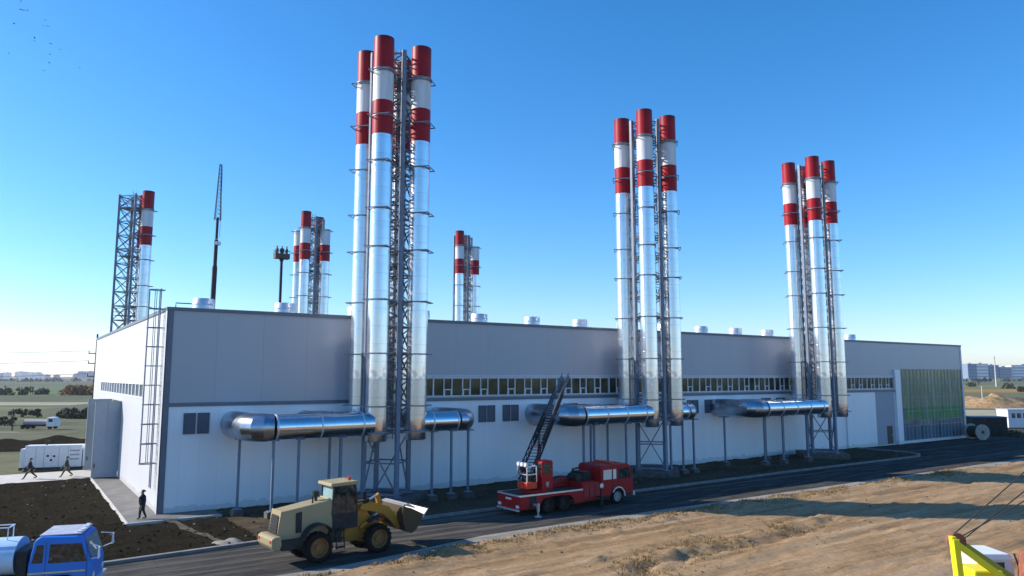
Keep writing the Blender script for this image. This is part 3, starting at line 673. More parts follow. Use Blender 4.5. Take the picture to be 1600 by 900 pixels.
    b = MB(); b.prism([(-1.05, 3.36), (-1.02, 3.51), (.6, 3.54), (.72, 3.46), (.72, 3.37)], -.88, .88); b.build('cab_roof', M['cream'], cab, bevel=.03)
    b = MB(); b.tube([(.35, -.3, 3.53), (.35, -.3, 3.72)], .1, 10); b.build('beacon', M['lamp_red'], cab, 40)
    for s in (-1, 1): 
        b = MB(); b.beam((.6, s * .8, 2.9), (.95, s * 1.15, 2.95), .04); b.box(.9, .98, s * 1.15 - .12, s * 1.15 + .12, 2.62, 3.0); b.build('mirror', M['black'], cab)
    # front frame, arms, linkage
    b = MB(); b.box(-.3, 2.7, -.5, .5, .62, 1.25); b.prism([(.75, 1.2), (.8, 2.35), (1.15, 2.42), (1.7, 1.6), (2.5, 1.2)], -.52, -.36); b.prism([(.75, 1.2), (.8, 2.35), (1.15, 2.42), (1.7, 1.6), (2.5, 1.2)], .36, .52); b.box(.3, 1.0, -.34, .34, 1.2, 1.7)
    b.build('front_frame', M['ochre'], t, bevel=.02)
    for s in (-1, 1):
        arm = [(.85, 2.12), (.95, 2.36), (1.9, 2.34), (2.75, 2.1), (3.3, 1.5), (3.55, .98), (3.35, .88), (2.95, 1.3), (2.45, 1.72), (1.8, 1.92)]
        b = MB(); b.prism(arm, s * .72 - .06, s * .72 + .06); b.build('lift_arm', M['ochre'], t, bevel=.015)
        b = MB(); b.tube([(.95, s * .6, 1.2), (1.8, s * .62, 1.68)], .1, 10); b.tube([(1.75, s * .62, 1.65), (2.35, s * .64, 1.95)], .055, 8, 1); b.build('lift_cylinder', [M['ochre'], M['worn']], t, 40)
        b = MB(); a0 = [(1.85 + .98 * cos(q), .8 + .96 * sin(q)) for q in [R(130 - i * 14) for i in range(7)]]
        b.prism(a0 + [(1.85 + .93 * cos(q), .8 + .91 * sin(q)) for q in [R(46 + i * 14) for i in range(7)]], s * 1.08 - .28, s * 1.08 + .28); b.build('fender', M['dark'], t, 40)
    b = MB(); b.tube([(2.5, -.72, 1.95), (2.5, .72, 1.95)], .12, 10); b.build('cross_tube', M['ochre'], t, 40)
    b = MB(); b.prism([(2.25, 2.6), (2.45, 2.72), (2.75, 1.95), (2.85, 1.35), (2.65, 1.3), (2.45, 1.9)], -.12, .12); b.build('bell_crank', M['ochre'], t, bevel=.02)
    b = MB(); b.tube([(1.0, 0, 2.2), (1.8, 0, 2.42)], .11, 10); b.tube([(1.75, 0, 2.4), (2.38, 0, 2.62)], .06, 8, 1); b.build('tilt_cylinder', [M['dark'], M['worn']], t, 40)
    b = MB(); b.beam((2.7, 0, 1.4), (3.45, 0, 1.5), .14); b.build('tilt_link', M['ochre'], t)
    # bucket, rolled back: C-shaped shell
    outer = [(3.48, 2.18), (3.38, 1.75), (3.42, 1.25), (3.62, .88), (4.0, .70), (4.35, .88), (4.95, 1.58)]
    inner = [(4.93, 1.64), (4.32, .98), (4.0, .80), (3.70, .95), (3.52, 1.3), (3.48, 1.75), (3.55, 2.15)]
    b = MB(); W2 = 1.3; k = len(outer)
    b.prism(outer + inner, -W2, W2)
    for i in range(k + 1, 2 * k - 1): b.m[2 + i] = 1
    for s in (-1, 1): b.prism([(3.40, 2.1), (3.38, 1.75), (3.42, 1.25), (3.62, .88), (4.0, .70), (4.35, .88), (4.9, 1.55), (4.5, 1.72), (3.95, 1.95)], s * W2 - .03 if s > 0 else -W2 - .03, s * W2 + .03 if s > 0 else -W2 + .03)
    bk = b.build('bucket', [vehicle_paint('bucket_ochre', (.07, .045, .018), (.05, .04, .03), d=.8), mat('bucket_inside', (.24, .20, .15), .6, .1, var=.35, scale=4)], t)
    b = MB(); b.prism([(4.78, 1.40), (5.12, 1.78), (5.10, 1.83), (4.72, 1.46)], -W2 - .05, W2 + .05); b.build('cutting_edge', M['worn'], bk)
    b = MB(); b.prism([(3.46, 2.08), (3.44, 2.16), (3.75, 2.2), (4.25, 1.98), (4.2, 1.93), (3.75, 2.1)], -W2, W2); b.build('spill_guard', M['worn'], bk)
    b = MB()
    for i in range(7): y = -1.3 + i * 2.6 / 6; b.prism([(4.95, 1.58), (5.2, 1.86), (5.05, 1.7)], y - .05, y + .05)
    b.build('bucket_teeth', M['dark'], bk)
loader()

# ------------------------------------------------------------------ fire engine
def fire_engine():
    h = R(1.5); loc = Vector((30.65, 41.1, 0))
    t = thing('fire_engine', 'red turntable ladder fire engine parked on the road with its ladder raised to the wall', 'fire engine', loc, h)
    rim = mat('grey_rim', (.30, .32, .34), .5, .3, var=.2)
    for x in (-.68, .68):
        for y in (-.95, .95): wheel(t, x, y, .54, .5, M['dark'], n=24)
    for y in (-1.02, 1.02): wheel(t, 5.6, y, .54, .32, rim, n=24)
    b = MB(); b.box(-2.9, 6.6, -.42, .42, .62, .95); b.build('chassis', M['dark'], t)
    # rear body with arches
    arch = [(-3.05, .45), (-1.5, .45), (-1.4, .75), (-1.15, 1.02), (-.3, 1.1), (0, 1.08), (.3, 1.1), (1.15, 1.02), (1.4, .75), (1.5, .45), (2.2, .45), (2.2, 1.28), (-3.05, 1.28)]
    b = MB()
    for s in (-1, 1): b.prism(arch, s * 1.22 - .05, s * 1.22 + .05)
    b.box(-3.09, -3.0, -1.27, 1.27, .42, 1.28); b.box(2.12, 2.2, -1.17, 1.17, .5, 1.28)
    body = b.build('rear_body', M['fire_red'], t, bevel=.02)
    b = MB(); b.box(-3.06, 2.2, -1.24, 1.24, 1.285, 1.34); b.build('deck', M['dark'], t)
    b = MB(); b.box(-3.11, 2.22, -1.30, -1.245, 1.27, 1.37); b.box(-3.11, 2.22, 1.245, 1.30, 1.27, 1.37); b.box(-3.12, -3.065, -1.24, 1.24, 1.272, 1.368); b.build('deck_edge', M['zinc'], t)
    b = MB()
    for s in (-1, 1): b.box(-3.13, -3.095, s * 1.0 - .16, s * 1.0 + .16, .55, .72)
    b.build('tail_lamp', M['white'], body)
    b = MB(); b.box(-3.125, -3.095, -.3, .3, 1.0, 1.12); b.build('number_plate', M['white'], body)
    b = MB(); b.box(-3.2, -3.1, -1.2, 1.2, .36, .46); b.build('bumper', M['zinc'], body)
    b = MB(); b.box(-2.35, -1.75, -1.28, -1.26, .5, 1.25); b.build('locker_door', M['dark'], body)
    # middle lockers and pump
    b = MB(); b.prism([(2.22, .5), (2.22, 1.75), (2.9, 1.78), (3.9, 1.7), (3.9, .5)], -1.2, 1.2); mid = b.build('locker', M['fire_red'], t, bevel=.03)
    b = MB(); b.prism([(.9, 1.36), (.9, 1.62), (2.3, 1.95), (2.3, 1.36)], .3, 1.15); b.build('equipment_box', M['fire_red'], t, bevel=.03)
    b = MB()
    for i in range(3): b.box(2.4 + i * .5, 2.82 + i * .5, -1.235, -1.203, .7, 1.55)
    b.build('shutter', mat('shutter_red', (.26, .01, .015), .5), mid)
    b = MB(); b.tube([(2.6, -.5, 1.95), (2.6, .5, 1.95)], .3, 16); b.box(2.9, 3.5, -.6, .6, 1.75, 2.35); b.tube([(3.3, -.8, 1.75), (3.3, -.8, 2.6), (3.6, -.8, 2.65)], .05, 8); b.tube([(2.5, .5, 1.8), (2.6, .2, 2.5), (3.0, 0, 2.6)], .07, 8)
    b.build('pump', M['dark'], t, 40)
    # cab
    prof = [(3.98, .62), (3.98, 2.62), (4.15, 2.76), (6.55, 2.78), (6.75, 2.66), (6.98, 1.75), (7.1, 1.6), (7.1, .62), (6.3, .62), (6.2, .95), (5.9, 1.18), (5.3, 1.18), (5.0, .95), (4.9, .62)]
    b = MB(); b.prism(prof, -1.22, 1.22); cab = b.build('cab', M['fire_red'], t, bevel=.05)
    for x0, x1, m_ in ((4.2, 4.98, 'reflection_pane'), (5.12, 5.42, 'white')):
        for y in (-1.22, 1.22): MB().box(x0, x1, y - .015, y + .015, 1.78, 2.45).build('side_window', M[m_], cab)
    for s in (-1, 1): MB().add([(5.72, s * 1.232, 1.75), (6.78, s * 1.232, 1.75), (6.62, s * 1.232, 2.5), (5.72, s * 1.232, 2.5)], [(0, 1, 2, 3)]).build('door_window', M['cab_glass'], cab)
    b = MB(); b.add([(7.0, -1.1, 1.78), (7.0, 1.1, 1.78), (6.785, 1.05, 2.62), (6.785, -1.05, 2.62)], [(0, 1, 2, 3)]); b.build('windscreen', M['cab_glass'], cab)
    b = MB()
    for x in (4.1, 5.05, 5.62): b.box(x, x + .02, -1.234, -1.222, .8, 2.6)
    b.build('door_seam', M['black'], cab)
    b = MB(); b.box(7.08, 7.25, -1.22, 1.22, .5, .78); b.build('bumper', M['zinc'], cab)
    for s in (-1, 1):
        b = MB(); b.lathe([(.01, .05), (.13, .04), (.14, 0)], 16, 'x', (7.1, s * .85, 1.05)); b.build('headlight', M['white'], cab, 40)
        b = MB(); b.beam((6.8, s * 1.2, 2.4), (7.05, s * 1.42, 2.4), .03); b.box(7.02, 7.08, s * 1.42 - .09, s * 1.42 + .09, 2.0, 2.4); b.build('mirror', M['black'], cab)
    b = MB(); b.box(5.2, 5.5, -.9, .9, 2.78, 2.92); b.build('light_bar', M['lamp_red'], cab)
    b = MB()
    for i in range(5): a0, a1 = R(150 - i * 30), R(120 - i * 30); b.beam((5.6 + .63 * cos(a0), -1.25, .54 + .66 * sin(a0)), (5.6 + .63 * cos(a1), -1.25, .54 + .66 * sin(a1)), .06, .09)
    b.build('wheel_arch', M['zinc'], cab)
    b = MB(); b.lathe([(.01, -.03), (.16, -.02), (.17, 0)], 16, 'y', (3.95, -1.3, 1.42)); b.build('work_lamp', M['white'], t, 40)
    # turntable
    b = MB(); b.lathe([(.95, 1.34), (.95, 1.5), (.8, 1.55), (.01, 1.55)], 28, c=(-1.0, 0, 0)); tt = b.build('turntable', M['fire_red'], t, 40)
    b = MB(); b.prism([(-1.05, 1.5), (-1.05, 3.32), (-.9, 3.4), (-.2, 3.4), (-.1, 3.3), (-.1, 1.5)], -.95, -.15); tw = b.build('turret_cabin', M['fire_red'], t, bevel=.05)
    b = MB(); b.box(-.95, -.25, -.972, -.952, 2.55, 3.2); b.box(-1.072, -1.052, -.85, -.25, 2.55, 3.2); b.build('turret_window', M['cab_glass'], tw)
    b = MB(); b.prism([(-.72, 2.02), (-.48, 2.02), (-.48, 1.82), (-.6, 1.66), (-.72, 1.82)], -.975, -.955); b.build('emblem', M['city_grey'], tw)
    # operator's cage
    b = MB(); b.box(-2.15, -1.3, -.75, .35, 1.62, 2.05); cg = b.build('operator_cage', M['fire_orange'], t, bevel=.04)
    b = MB()
    for x in (-2.12, -1.34):
        for y in (-.72, .32): b.beam((x, y, 2.05), (x, y, 3.1), .06)
    for z in (2.55, 3.08):
        b.beam((-2.12, -.72, z), (-2.12, .32, z), .06); b.beam((-2.12, -.72, z), (-1.34, -.72, z), .06); b.beam((-1.34, .32, z), (-2.12, .32, z), .06); b.beam((-1.34, .32, z), (-1.34, -.72, z), .06)
    b.build('cage_rail', M['zinc'], cg)
    for y in (-.6, -.2, .2): MB().tube([(-2.2, y, 3.2), (-2.05, y, 3.2)], .13, 12).build('floodlight', M['white'], cg, 40)
    b = MB(); b.box(-1.95, -1.5, -.5, .1, 2.05, 2.6); b.build('control_desk', M['black'], cg)
    # ladder: three telescoped trusses up to the wall
    tip = Matrix.Rotation(-h, 4, 'Z') @ (Vector((38.9, 49.2, 8.85)) - loc); base = Vector((-1.15, .35, 2.7))
    ax = (tip - base); Ln = ax.length; d = ax.normalized(); sd = d.cross(Vector((0, 0, 1))).normalized(); un = sd.cross(d)
    for hw, hh, s0, s1, off, m_ in ((.42, .55, -.08, .5, 0, 'dark'), (.34, .45, .22, .78, .05, 'dark'), (.27, .36, .5, 1.0, .09, 'steel_dark')):
        b = MB(); P = lambda s, y, z: base + d * (s * Ln) + sd * y + un * (z + off)
        n = int((s1 - s0) * Ln / .38)
        for sgn in (-1, 1):
            b.beam(P(s0, sgn * hw, 0), P(s1, sgn * hw, 0), .09); b.beam(P(s0, sgn * hw, hh), P(s1, sgn * hw, hh), .07)
            for i in range(n):
                a0 = s0 + (s1 - s0) * i / n; a1 = s0 + (s1 - s0) * (i + 1) / n
                b.beam(P(a0, sgn * hw, 0 if i % 2 else hh), P(a1, sgn * hw, hh if i % 2 else 0), .045)
        for i in range(n + 1): a0 = s0 + (s1 - s0) * i / n; b.beam(P(a0, -hw, 0), P(a0, hw, 0), .045)
        b.build('ladder_section', M[m_], t)
    b = MB(); b.beam((-1.3, .75, 1.5), base + sd * .62 + d * .4, .3, .35); b.beam((-1.3, -.05, 1.5), base - sd * .62 + d * .4, .25, .3); b.tube([(-.6, .4, 1.55), base + d * 3.2], .1, 10)
    b.build('ladder_cradle', M['fire_red'], t)
    for x, y in ((-2.0, -1.75), (3.55, -1.7), (-2.0, 1.75), (3.55, 1.7)):
        s = 1 if y > 0 else -1
        b = MB(); b.beam((x, s * .9, .72), (x, y, .72), .11, .13); b.box(x - .07, x + .07, y - .07, y + .07, .35, .85); b.tube([(x, y, .02), (x, y, .4)], .06, 8); b.tube([(x, y, .012), (x, y, .06), (x, y, .1)], [.24, .24, .1], 14)
        b.build('outrigger', M['worn'] if x < 0 else M['dark'], t)
fire_engine()

# ------------------------------------------------------------------ blue tanker truck
def blue_truck():
    t = thing('tanker_truck', 'blue cabbed tanker truck with pale tank at the road edge', 'truck', (2.25, 36.4, 0), R(-16))
    rim = mat('blue_rim', (.2, .25, .35), .5)
    for x in (.2, -4.6):
        for y in (-1.0, 1.0): wheel(t, x, y, .52, .34, rim, n=24)
    b = MB(); b.box(-6.5, 1.1, -.42, .42, .6, .9); b.build('chassis', M['dark'], t)
    prof = [(-.95, .62), (-.92, 1.6), (-.75, 2.52), (-.55, 2.66), (.75, 2.62), (.98, 2.5), (1.28, 1.62), (1.34, 1.4), (1.34, .62), (.88, .62), (.78, .95), (.5, 1.12), (-.1, 1.12), (-.38, .95), (-.48, .62)]
    b = MB(); b.prism(prof, -1.18, 1.18); cab = b.build('cab', M['blue'], t, bevel=.09)
    b = MB(); b.box(-.62, .86, -1.02, 1.02, 2.655, 2.70); b.build('roof_panel', mat('roof_pale_grey', (.42, .42, .50), .5, var=.25), cab, bevel=.02)  # pale bluish grey panel on top of the blue cab
    b = MB()
    for x, y in ((.75, .75), (.8, .35), (.8, -.35), (.75, -.75)): b.box(x - .08, x + .06, y - .1, y + .1, 2.66, 2.76)
    b.build('roof_marker', M['white'], cab)
    for s in (-1, 1): MB().add([(-.22, s * 1.187, 1.62), (1.14, s * 1.187, 1.62), (.92, s * 1.187, 2.34), (-.18, s * 1.187, 2.36)], [(0, 1, 2, 3)]).build('door_window', M['cab_glass'], cab)
    for s in (-1, 1): MB().add([(-.80, s * 1.187, 1.66), (-.42, s * 1.187, 1.66), (-.40, s * 1.187, 2.34), (-.64, s * 1.187, 2.34)], [(0, 1, 2, 3)]).build('quarter_window', M['cab_glass'], cab)
    b = MB(); b.add([(1.285, -1.08, 1.66), (1.285, 1.08, 1.66), (1.01, 1.0, 2.46), (1.01, -1.0, 2.46)], [(0, 1, 2, 3)]); b.build('windscreen', mat('truck_screen', (.09, .13, .15), .06, var=.3), cab)
    b = MB()
    for s in (-1, 1): b.box(-.9, 1.1, s * 1.19 - .006, s * 1.19 + .006, 1.24, 1.30)
    b.build('stripe', mat('stripe_cream', (.55, .5, .3), .5), cab)
    for x in (-.32, 1.14): MB().box(x, x + .015, -1.192, -1.18, .75, 2.45).build('door_seam', M['black'], cab)
    b = MB(); b.box(1.3, 1.46, -1.2, 1.2, .45, .75); b.build('bumper', M['zinc'], cab)
    for s in (-1, 1):
        b = MB(); b.tube([(1.2, s * 1.1, 2.3), (1.6, s * 1.35, 2.2), (1.65, s * 1.42, 1.8), (1.3, s * 1.15, 1.7)], .022, 6); b.box(1.58, 1.63, s * 1.4 - .1, s * 1.4 + .1, 1.75, 2.2); b.build('mirror', M['white'], cab)
        b = MB(); b.lathe([(.01, .04), (.12, .03), (.13, 0)], 16, 'x', (1.345, s * .85, 1.0)); b.build('headlight', M['white'], cab, 40)
    # tank
    b = MB(); n = 36; k = [(-1.55, .2), (-1.5, .93), (-1.45, 1.0), (-6.4, 1.0), (-6.45, .93), (-6.5, .2)]
    vs = [(x, 1.12 * s * cos(2 * pi * j / n), 1.78 + .72 * s * sin(2 * pi * j / n)) for x, s in k for j in range(n)]
    fs = [(i * n + j, i * n + (j + 1) % n, (i + 1) * n + (j + 1) % n, (i + 1) * n + j) for i in range(5) for j in range(n)] + [tuple(range(n))[::-1], tuple(range(5 * n, 6 * n))]
    b.add(vs, fs); tk = b.build('tank', M['pale_blue'], t, 40)
    b = MB()
    for x in (-1.9, -4.0, -6.0): 
        for s in (-1, 1): b.beam((x, s * .35, 2.45), (x, s * .35, 2.95), .035)
    for s in (-1, 1): b.beam((-1.85, s * .35, 2.95), (-6.1, s * .35, 2.95), .04)
    b.beam((-1.87, -.35, 2.95), (-1.87, .35, 2.95), .04); b.build('tank_rail', M['white'], tk)
    b = MB(); b.lathe([(.32, 2.45), (.32, 2.62), (.01, 2.66)], 20, c=(-3.0, 0, 0)); b.build('hatch', M['zinc'], tk, 40)
    b = MB(); b.box(-6.3, -1.7, -1.0, 1.0, .88, 1.12); b.build('tank_cradle', M['black'], t)
    b = MB(); b.box(-1.4, -1.05, -.9, .9, .7, 2.1); b.build('air_intake', M['dark'], t)
blue_truck()

# ------------------------------------------------------------------ lattice boom crane in the corner
def corner_crane():
    O = G(1640, 940, 1.2); a = atan2(RT.y, RT.x)
    t = thing('crawler_crane', 'yellow crawler crane at the bottom right corner with A-frame gantry and cables', 'crane', (O.x, O.y, 0), a)
    inv = Matrix.Rotation(-a, 4, 'Z')
    def L(px, py, dist):      # a point of the crane seen at a pixel, a given distance ahead
        d = FW * F + RT * (px - 800) + UPV * (450 - py); hd = d.x * sin(YAW) + d.y * cos(YAW); p = Vector((0, 0, CAMZ)) + d * (dist / hd)
        return inv @ (p - Vector((O.x, O.y, 0)))
    D = O.x * sin(YAW) + O.y * cos(YAW)
    top = L(1491, 846, D); foot = Vector((top.x + .12, top.y, 1.35)); w_ = 1.5
    b = MB()
    for dy, m_ in ((0, 0),):
        b.beam(top + Vector((0, dy, .1)), foot + Vector((0, dy, 0)), .3, .22)
    b.beam(top + Vector((-.06, -.12, .1)), top + Vector((-.06, .1, .1)), .16, .16)
    b.build('gantry_post', M['crane_yellow'], t, bevel=.02)
    b = MB(); q = L(1580, 912, D)
    b.beam(top + Vector((.1, 0, -.1)), Vector((q.x, top.y, q.z)), .2, .2); b.build('gantry_strut', M['crane_yellow'], t, bevel=.02)
    b = MB(); b.beam(top + Vector((.35, .42, -.05)), Vector((q.x + .45, top.y + .42, q.z)), .26, .2); b.build('gantry_strut', M['olive_yellow'], t, bevel=.02)
    b = MB(); b.lathe([(.05, -.08), (.24, -.08), (.30, -.1), (.30, -.06), (.26, -.02), (.26, .02), (.30, .06), (.30, .1), (.24, .08), (.05, .08)], 24, 'y', (top.x + .22, top.y + .25, top.z - .05)); b.build('pulley', M['rust'], t, 40)
    # deck and house
    b = MB(); b.box(top.x - .4, q.x + 3.2, top.y - .5, top.y + 2.6, .95, 1.35); b.build('deck', M['rust'], t, bevel=.03)
    b = MB(); b.box(top.x + .75, q.x - .1, top.y + .2, top.y + 1.3, 1.35, top.z - 1.05); b.build('winch_housing', M['crane_yellow'], t, bevel=.06)
    c0 = L(1527, 866, D + 1.4); c1 = L(1582, 866, D + 1.4)
    b = MB(); b.prism([(c0.x, 1.35), (c0.x, c0.z - .05), (c0.x + .1, c0.z), (c1.x - .1, c1.z), (c1.x, c1.z - .08), (c1.x + .1, 1.35)], top.y + 1.45, top.y + 2.9); cb = b.build('cab', M['white'], t, bevel=.04)
    b = MB(); b.box(c0.x + .12, c1.x - .3, top.y + 1.43, top.y + 1.448, c0.z - .75, c0.z - .3); b.build('cab_window', M['cab_glass'], cb)
    b = MB(); b.box(c0.x - .05, c1.x + .02, top.y + 1.4, top.y + 1.44, c0.z - .22, c0.z - .16); b.build('gutter', M['zinc'], cb)
    b = MB(); b.tube([(c1.x + .06, top.y + 1.4, c1.z), (c1.x + .22, top.y + 1.4, c1.z - .5), (c1.x + .28, top.y + 1.4, 1.4)], .03, 8); b.build('grab_rail', M['dark'], t)
    b = MB(); b.tube([(c1.x + .45, top.y + 1.2, 1.35), (c1.x + .5, top.y + 1.2, 2.35), (c1.x + 1.6, top.y + 1.2, 2.4), (c1.x + 1.65, top.y + 1.2, 1.35)], .42, 16); b.build('engine_cowl', M['rust'], t, 40)
    p0 = Vector((top.x + .55, top.y + .9, top.z - .25)); b = MB(); b.box(p0.x - .09, p0.x + .09, p0.y - .25, p0.y + .25, p0.z - .1, p0.z + .16); b.build('cable_anchor', M['skin'], t)
    # crawler tracks
    for y in (top.y - .2, top.y + 2.3):
        b = MB(); n = 14; x0, x1 = q.x - 2.4, q.x + 2.6
        pr = [(x0 + .42 * cos(R(90 + 180 * i / n)), .48 + .42 * sin(R(90 + 180 * i / n))) for i in range(n + 1)] + [(x1 + .42 * cos(R(-90 + 180 * i / n)), .48 + .42 * sin(R(-90 + 180 * i / n))) for i in range(n + 1)]
        b.prism(pr, y - .3, y + .3); b.build('crawler_track', M['dark'], t)
    # boom leaning out past the edge of the picture
    B0 = Vector((q.x + 2.9, top.y + .8, 1.5)); B1 = L(2060, 330, D + 1.0); d = (B1 - B0).normalized(); sd = Vector((0, 1, 0)); un = sd.cross(d)
    b = MB(); n = 20
    for i in range(n):
        k0, k1 = i / n, (i + 1) / n
        Q = lambda k, s, z: B0 + (B1 - B0) * k + sd * s * .45 * min(1, .4 + k * 4, .3 + (1 - k) * 5) + un * z * .45 * min(1, .4 + k * 4, .3 + (1 - k) * 5)
        for s in (-1, 1):
            for z in (-1, 1): b.beam(Q(k0, s, z), Q(k1, s, z), .08)
            b.beam(Q(k0, s, -1), Q(k1, s, 1), .05); b.beam(Q(k0, -1, s), Q(k1, 1, s), .05)
    b.build('boom', M['crane_yellow'], t)
    b = MB(); 
    for p, px, py in ((top + Vector((.15, .25, .2)), 1600, 738), (top + Vector((.45, .25, .0)), 1600, 768), (p0 + Vector((0, 0, .1)), 1600, 783)):
        e = L(px, py, D + .4 if py < 750 else D + .7); b.tube([p, p + (e - p) * ((B1.x - p.x) / (e.x - p.x))], .022, 6)
    b.build('cable', M['cable'], t)
corner_crane()

# ------------------------------------------------------------------ people
def person(loc, head, stride, label, top='cloth_dark', legs='cloth_dark', group=None, armsw=.3, hair='hair', z=0):
    V = []; E_ = []; Rr = []
    def v(p, r): V.append(Vector(p)); Rr.append(r); return len(V) - 1
    def ch(a, pts):
        for p, r in pts: b = v(p, r); E_.append((a, b)); a = b
        return a
    pel = v((0, 0, .96), .150)
    ch_ = ch(pel, [((.02, 0, 1.15), .145), ((.03, 0, 1.36), .165)])
    nk = ch(ch_, [((.02, 0, 1.50), .075), ((.03, 0, 1.58), .075)])
    ch(nk, [((.035, 0, 1.65), .098), ((.03, 0, 1.75), .078)])
    for s in (-1, 1):
        f = stride * s
        ch(pel, [((.01, s * .095, .86), .105), ((f * .45 + .03, s * .10, .50), .072), ((f * .95 - (.10 if f < 0 else 0), s * .10, .09 + (.05 if f < -.1 else 0)), .05)])
        a = v((f * .95 + .15, s * .12, .045 + (.02 if f < -.1 else 0)), .042); E_.append((len(V) - 2, a))
        g = -f * armsw * 2.2
        ch(ch_, [((.02, s * .19, 1.40), .075), ((g * .25, s * .25, 1.14), .055), ((g + .06, s * .25, .90), .040), ((g + .09, s * .25, .82), .035)])
    me = bpy.data.meshes.new('tmp'); me.from_pydata(V, E_, [])
    o = bpy.data.objects.new('tmp', me); COL.objects.link(o)
    sk_ = o.modifiers.new('s', 'SKIN'); sk_.use_smooth_shade = True
    for i, d in enumerate(me.skin_vertices[0].data): d.radius = (Rr[i], Rr[i] * (1.0 if i not in (0, 1, 2) else 1.3)); d.radius = (d.radius[0] * 1.12, d.radius[1] * 1.12); d.use_root = i == 0
    o.modifiers.new('u', 'SUBSURF').levels = 1; o.modifiers['u'].render_levels = 1
    dg = bpy.context.evaluated_depsgraph_get(); dg.update()
    em = bpy.data.meshes.new_from_object(o.evaluated_get(dg)); bpy.data.objects.remove(o)
    vs = [x.co.copy() for x in em.vertices]; fs = [tuple(p.vertices) for p in em.polygons]
    b = MB(); b.add(vs, fs)
    for s in (-1, 1):        # fingers
        g = -stride * s * armsw * 2.2; base = Vector((g + .09, s * .25, .80))
        for i in range(4): q = base + Vector((-.03 + .02 * i, 0, 0)); b.tube([q, q + Vector((.005, -s * .008, -.05)), q + Vector((.02, -s * .03, -.08 - .01 * (i in (1, 2))))], [.011, .010, .008], 5)
        q = base + Vector((.03, 0, .02)); b.tube([q, q + Vector((.035, -s * .02, -.035)), q + Vector((.045, -s * .03, -.065))], [.012, .011, .009], 5)
    b.tube([(.125, 0, 1.66), (.15, 0, 1.635)], [.012, .02], 6)
    em = b.mesh('person', [M[legs], M[top], M['skin'], M['black']], 60)
    for p in em.polygons:
        c = p.center; hand = abs(c.y) > .17 and c.z < .87 and c.z > .6
        p.material_index = 2 if (hand or c.z > 1.53) else (1 if c.z > .93 or (abs(c.y) > .2 and c.z > .8) else (3 if c.z < .10 else 0))
    p_ = link('person', em); p_.location = (loc[0], loc[1], z); p_.rotation_euler.z = head; p_.scale = (1.12, 1.16, 1)
    tag(p_, label, 'person', group)
    b = MB(); n = 12
    vs = []
    for i in range(5):
        th = R(90 - i * 24)
        for j in range(n): a = 2 * pi * j / n; rr = .112 * cos(th); vs.append((.02 + rr * cos(a) * 1.1 - .012 * i, rr * sin(a), 1.70 + .115 * sin(th)))
    fs = [(i * n + j, i * n + (j + 1) % n, (i + 1) * n + (j + 1) % n, (i + 1) * n + j) for i in range(4) for j in range(n)]
    b.add(vs, fs); b.build('hair', M[hair], p_, 60)
    return p_
HD = R(90) - YAW
person((7.4, 52.3), R(150), .10, 'person in a dark jacket and trousers standing on the pavement corner by the white wall', z=.1)
person((1.95, 78.3), R(180), .42, 'person in dark clothes striding along the pale path, furthest from the grey gate', z=.05, armsw=.4)
person((4.7, 78.1), R(180), .38, 'person in olive trousers walking along the pale path nearer the grey gate', 'cloth_olive', 'cloth_olive', z=.05)
person((137, 57.5), R(20), .05, 'person in dark clothes standing before the white site cabin', z=0)

# ------------------------------------------------------------------ generator, cabins, reel
def generator():
    t = thing('generator', 'white enclosed generator standing beside the pale concrete path', 'generator', (4.2, 85.6, 0), R(-20))
    b = MB(); b.box(-2.55, 2.4, -.6, .6, .25, 2.35); b.box(-2.95, -2.56, -.55, .55, .25, 2.05); bd = b.build('housing', M['white'], t, bevel=.05)
    b = MB(); b.box(-3.0, 2.5, -.55, .55, 0, .25); b.build('skid', M['black'], t)
    b = MB()
    for z in (.95, 1.35, 1.75): b.box(1.35, 2.2, -.63, -.605, z, z + .13)
    b.build('louvre', M['city_grey'], bd)
    b = MB()
    for x, z in ((-.55, 1.25), (.0, 1.22), (-.25, .85)): b.box(x - .1, x + .1, -.63, -.605, z, z + .18)
    b.build('latch', M['dark'], bd)
    b = MB()
    for x in (-1.6, -.9, .4, 1.2): b.box(x, x + .03, -.612, -.6005, .35, 2.2)
    b.build('door_seam', M['city_grey'], bd)
    b = MB(); b.tube([(-.9, 0, 2.35), (-.9, 0, 2.7)], .1, 10); b.tube([(-.9, 0, 2.7), (-.7, 0, 2.75)], .1, 10); b.build('exhaust_pipe', M['dark'], t, 40)
    b = MB(); b.box(2.5, 2.75, -.6, .6, .3, 2.0); b.build('radiator_cowl', M['white'], t, bevel=.04)
generator()
def cabin(name, label, loc, rz, sx, sy, sz, m_, win):
    t = thing(name, label, 'cabin', loc, rz)
    b = MB(); b.box(-sx / 2, sx / 2, -sy / 2, sy / 2, .15, sz - .12); wl = b.build('wall', M[m_], t)
    b = MB(); b.box(-sx / 2 - .1, sx / 2 + .1, -sy / 2 - .1, sy / 2 + .1, sz - .12, sz); b.build('roof', M['trim_pale'] if m_ == 'white' else M['trim'], t)
    b = MB(); b.box(-sx / 2 + .1, sx / 2 - .1, -sy / 2 + .1, sy / 2 - .1, -.1, .15); b.build('skid', M['black'], t)
    for x, w2, z0, z1 in win:
        b = MB(); b.box(x, x + w2, -sy / 2 - .03, -sy / 2 - .004, z0, z1); b.build('window', M['cab_glass'], wl)
    b = MB()
    for i in range(int(sx / .5)): b.box(-sx / 2 + i * .5, -sx / 2 + i * .5 + .06, -sy / 2 - .03, -sy / 2 - .002, .2, sz - .14)
    b.build('wall_rib', M[m_], wl)
    b = MB(); b.box(sx / 2 - 1.4, sx / 2 - .5, -sy / 2 - .05, -sy / 2 - .031, .2, 2.2); b.build('door', M['trim_pale'] if m_ == 'white' else M['dark'], t)
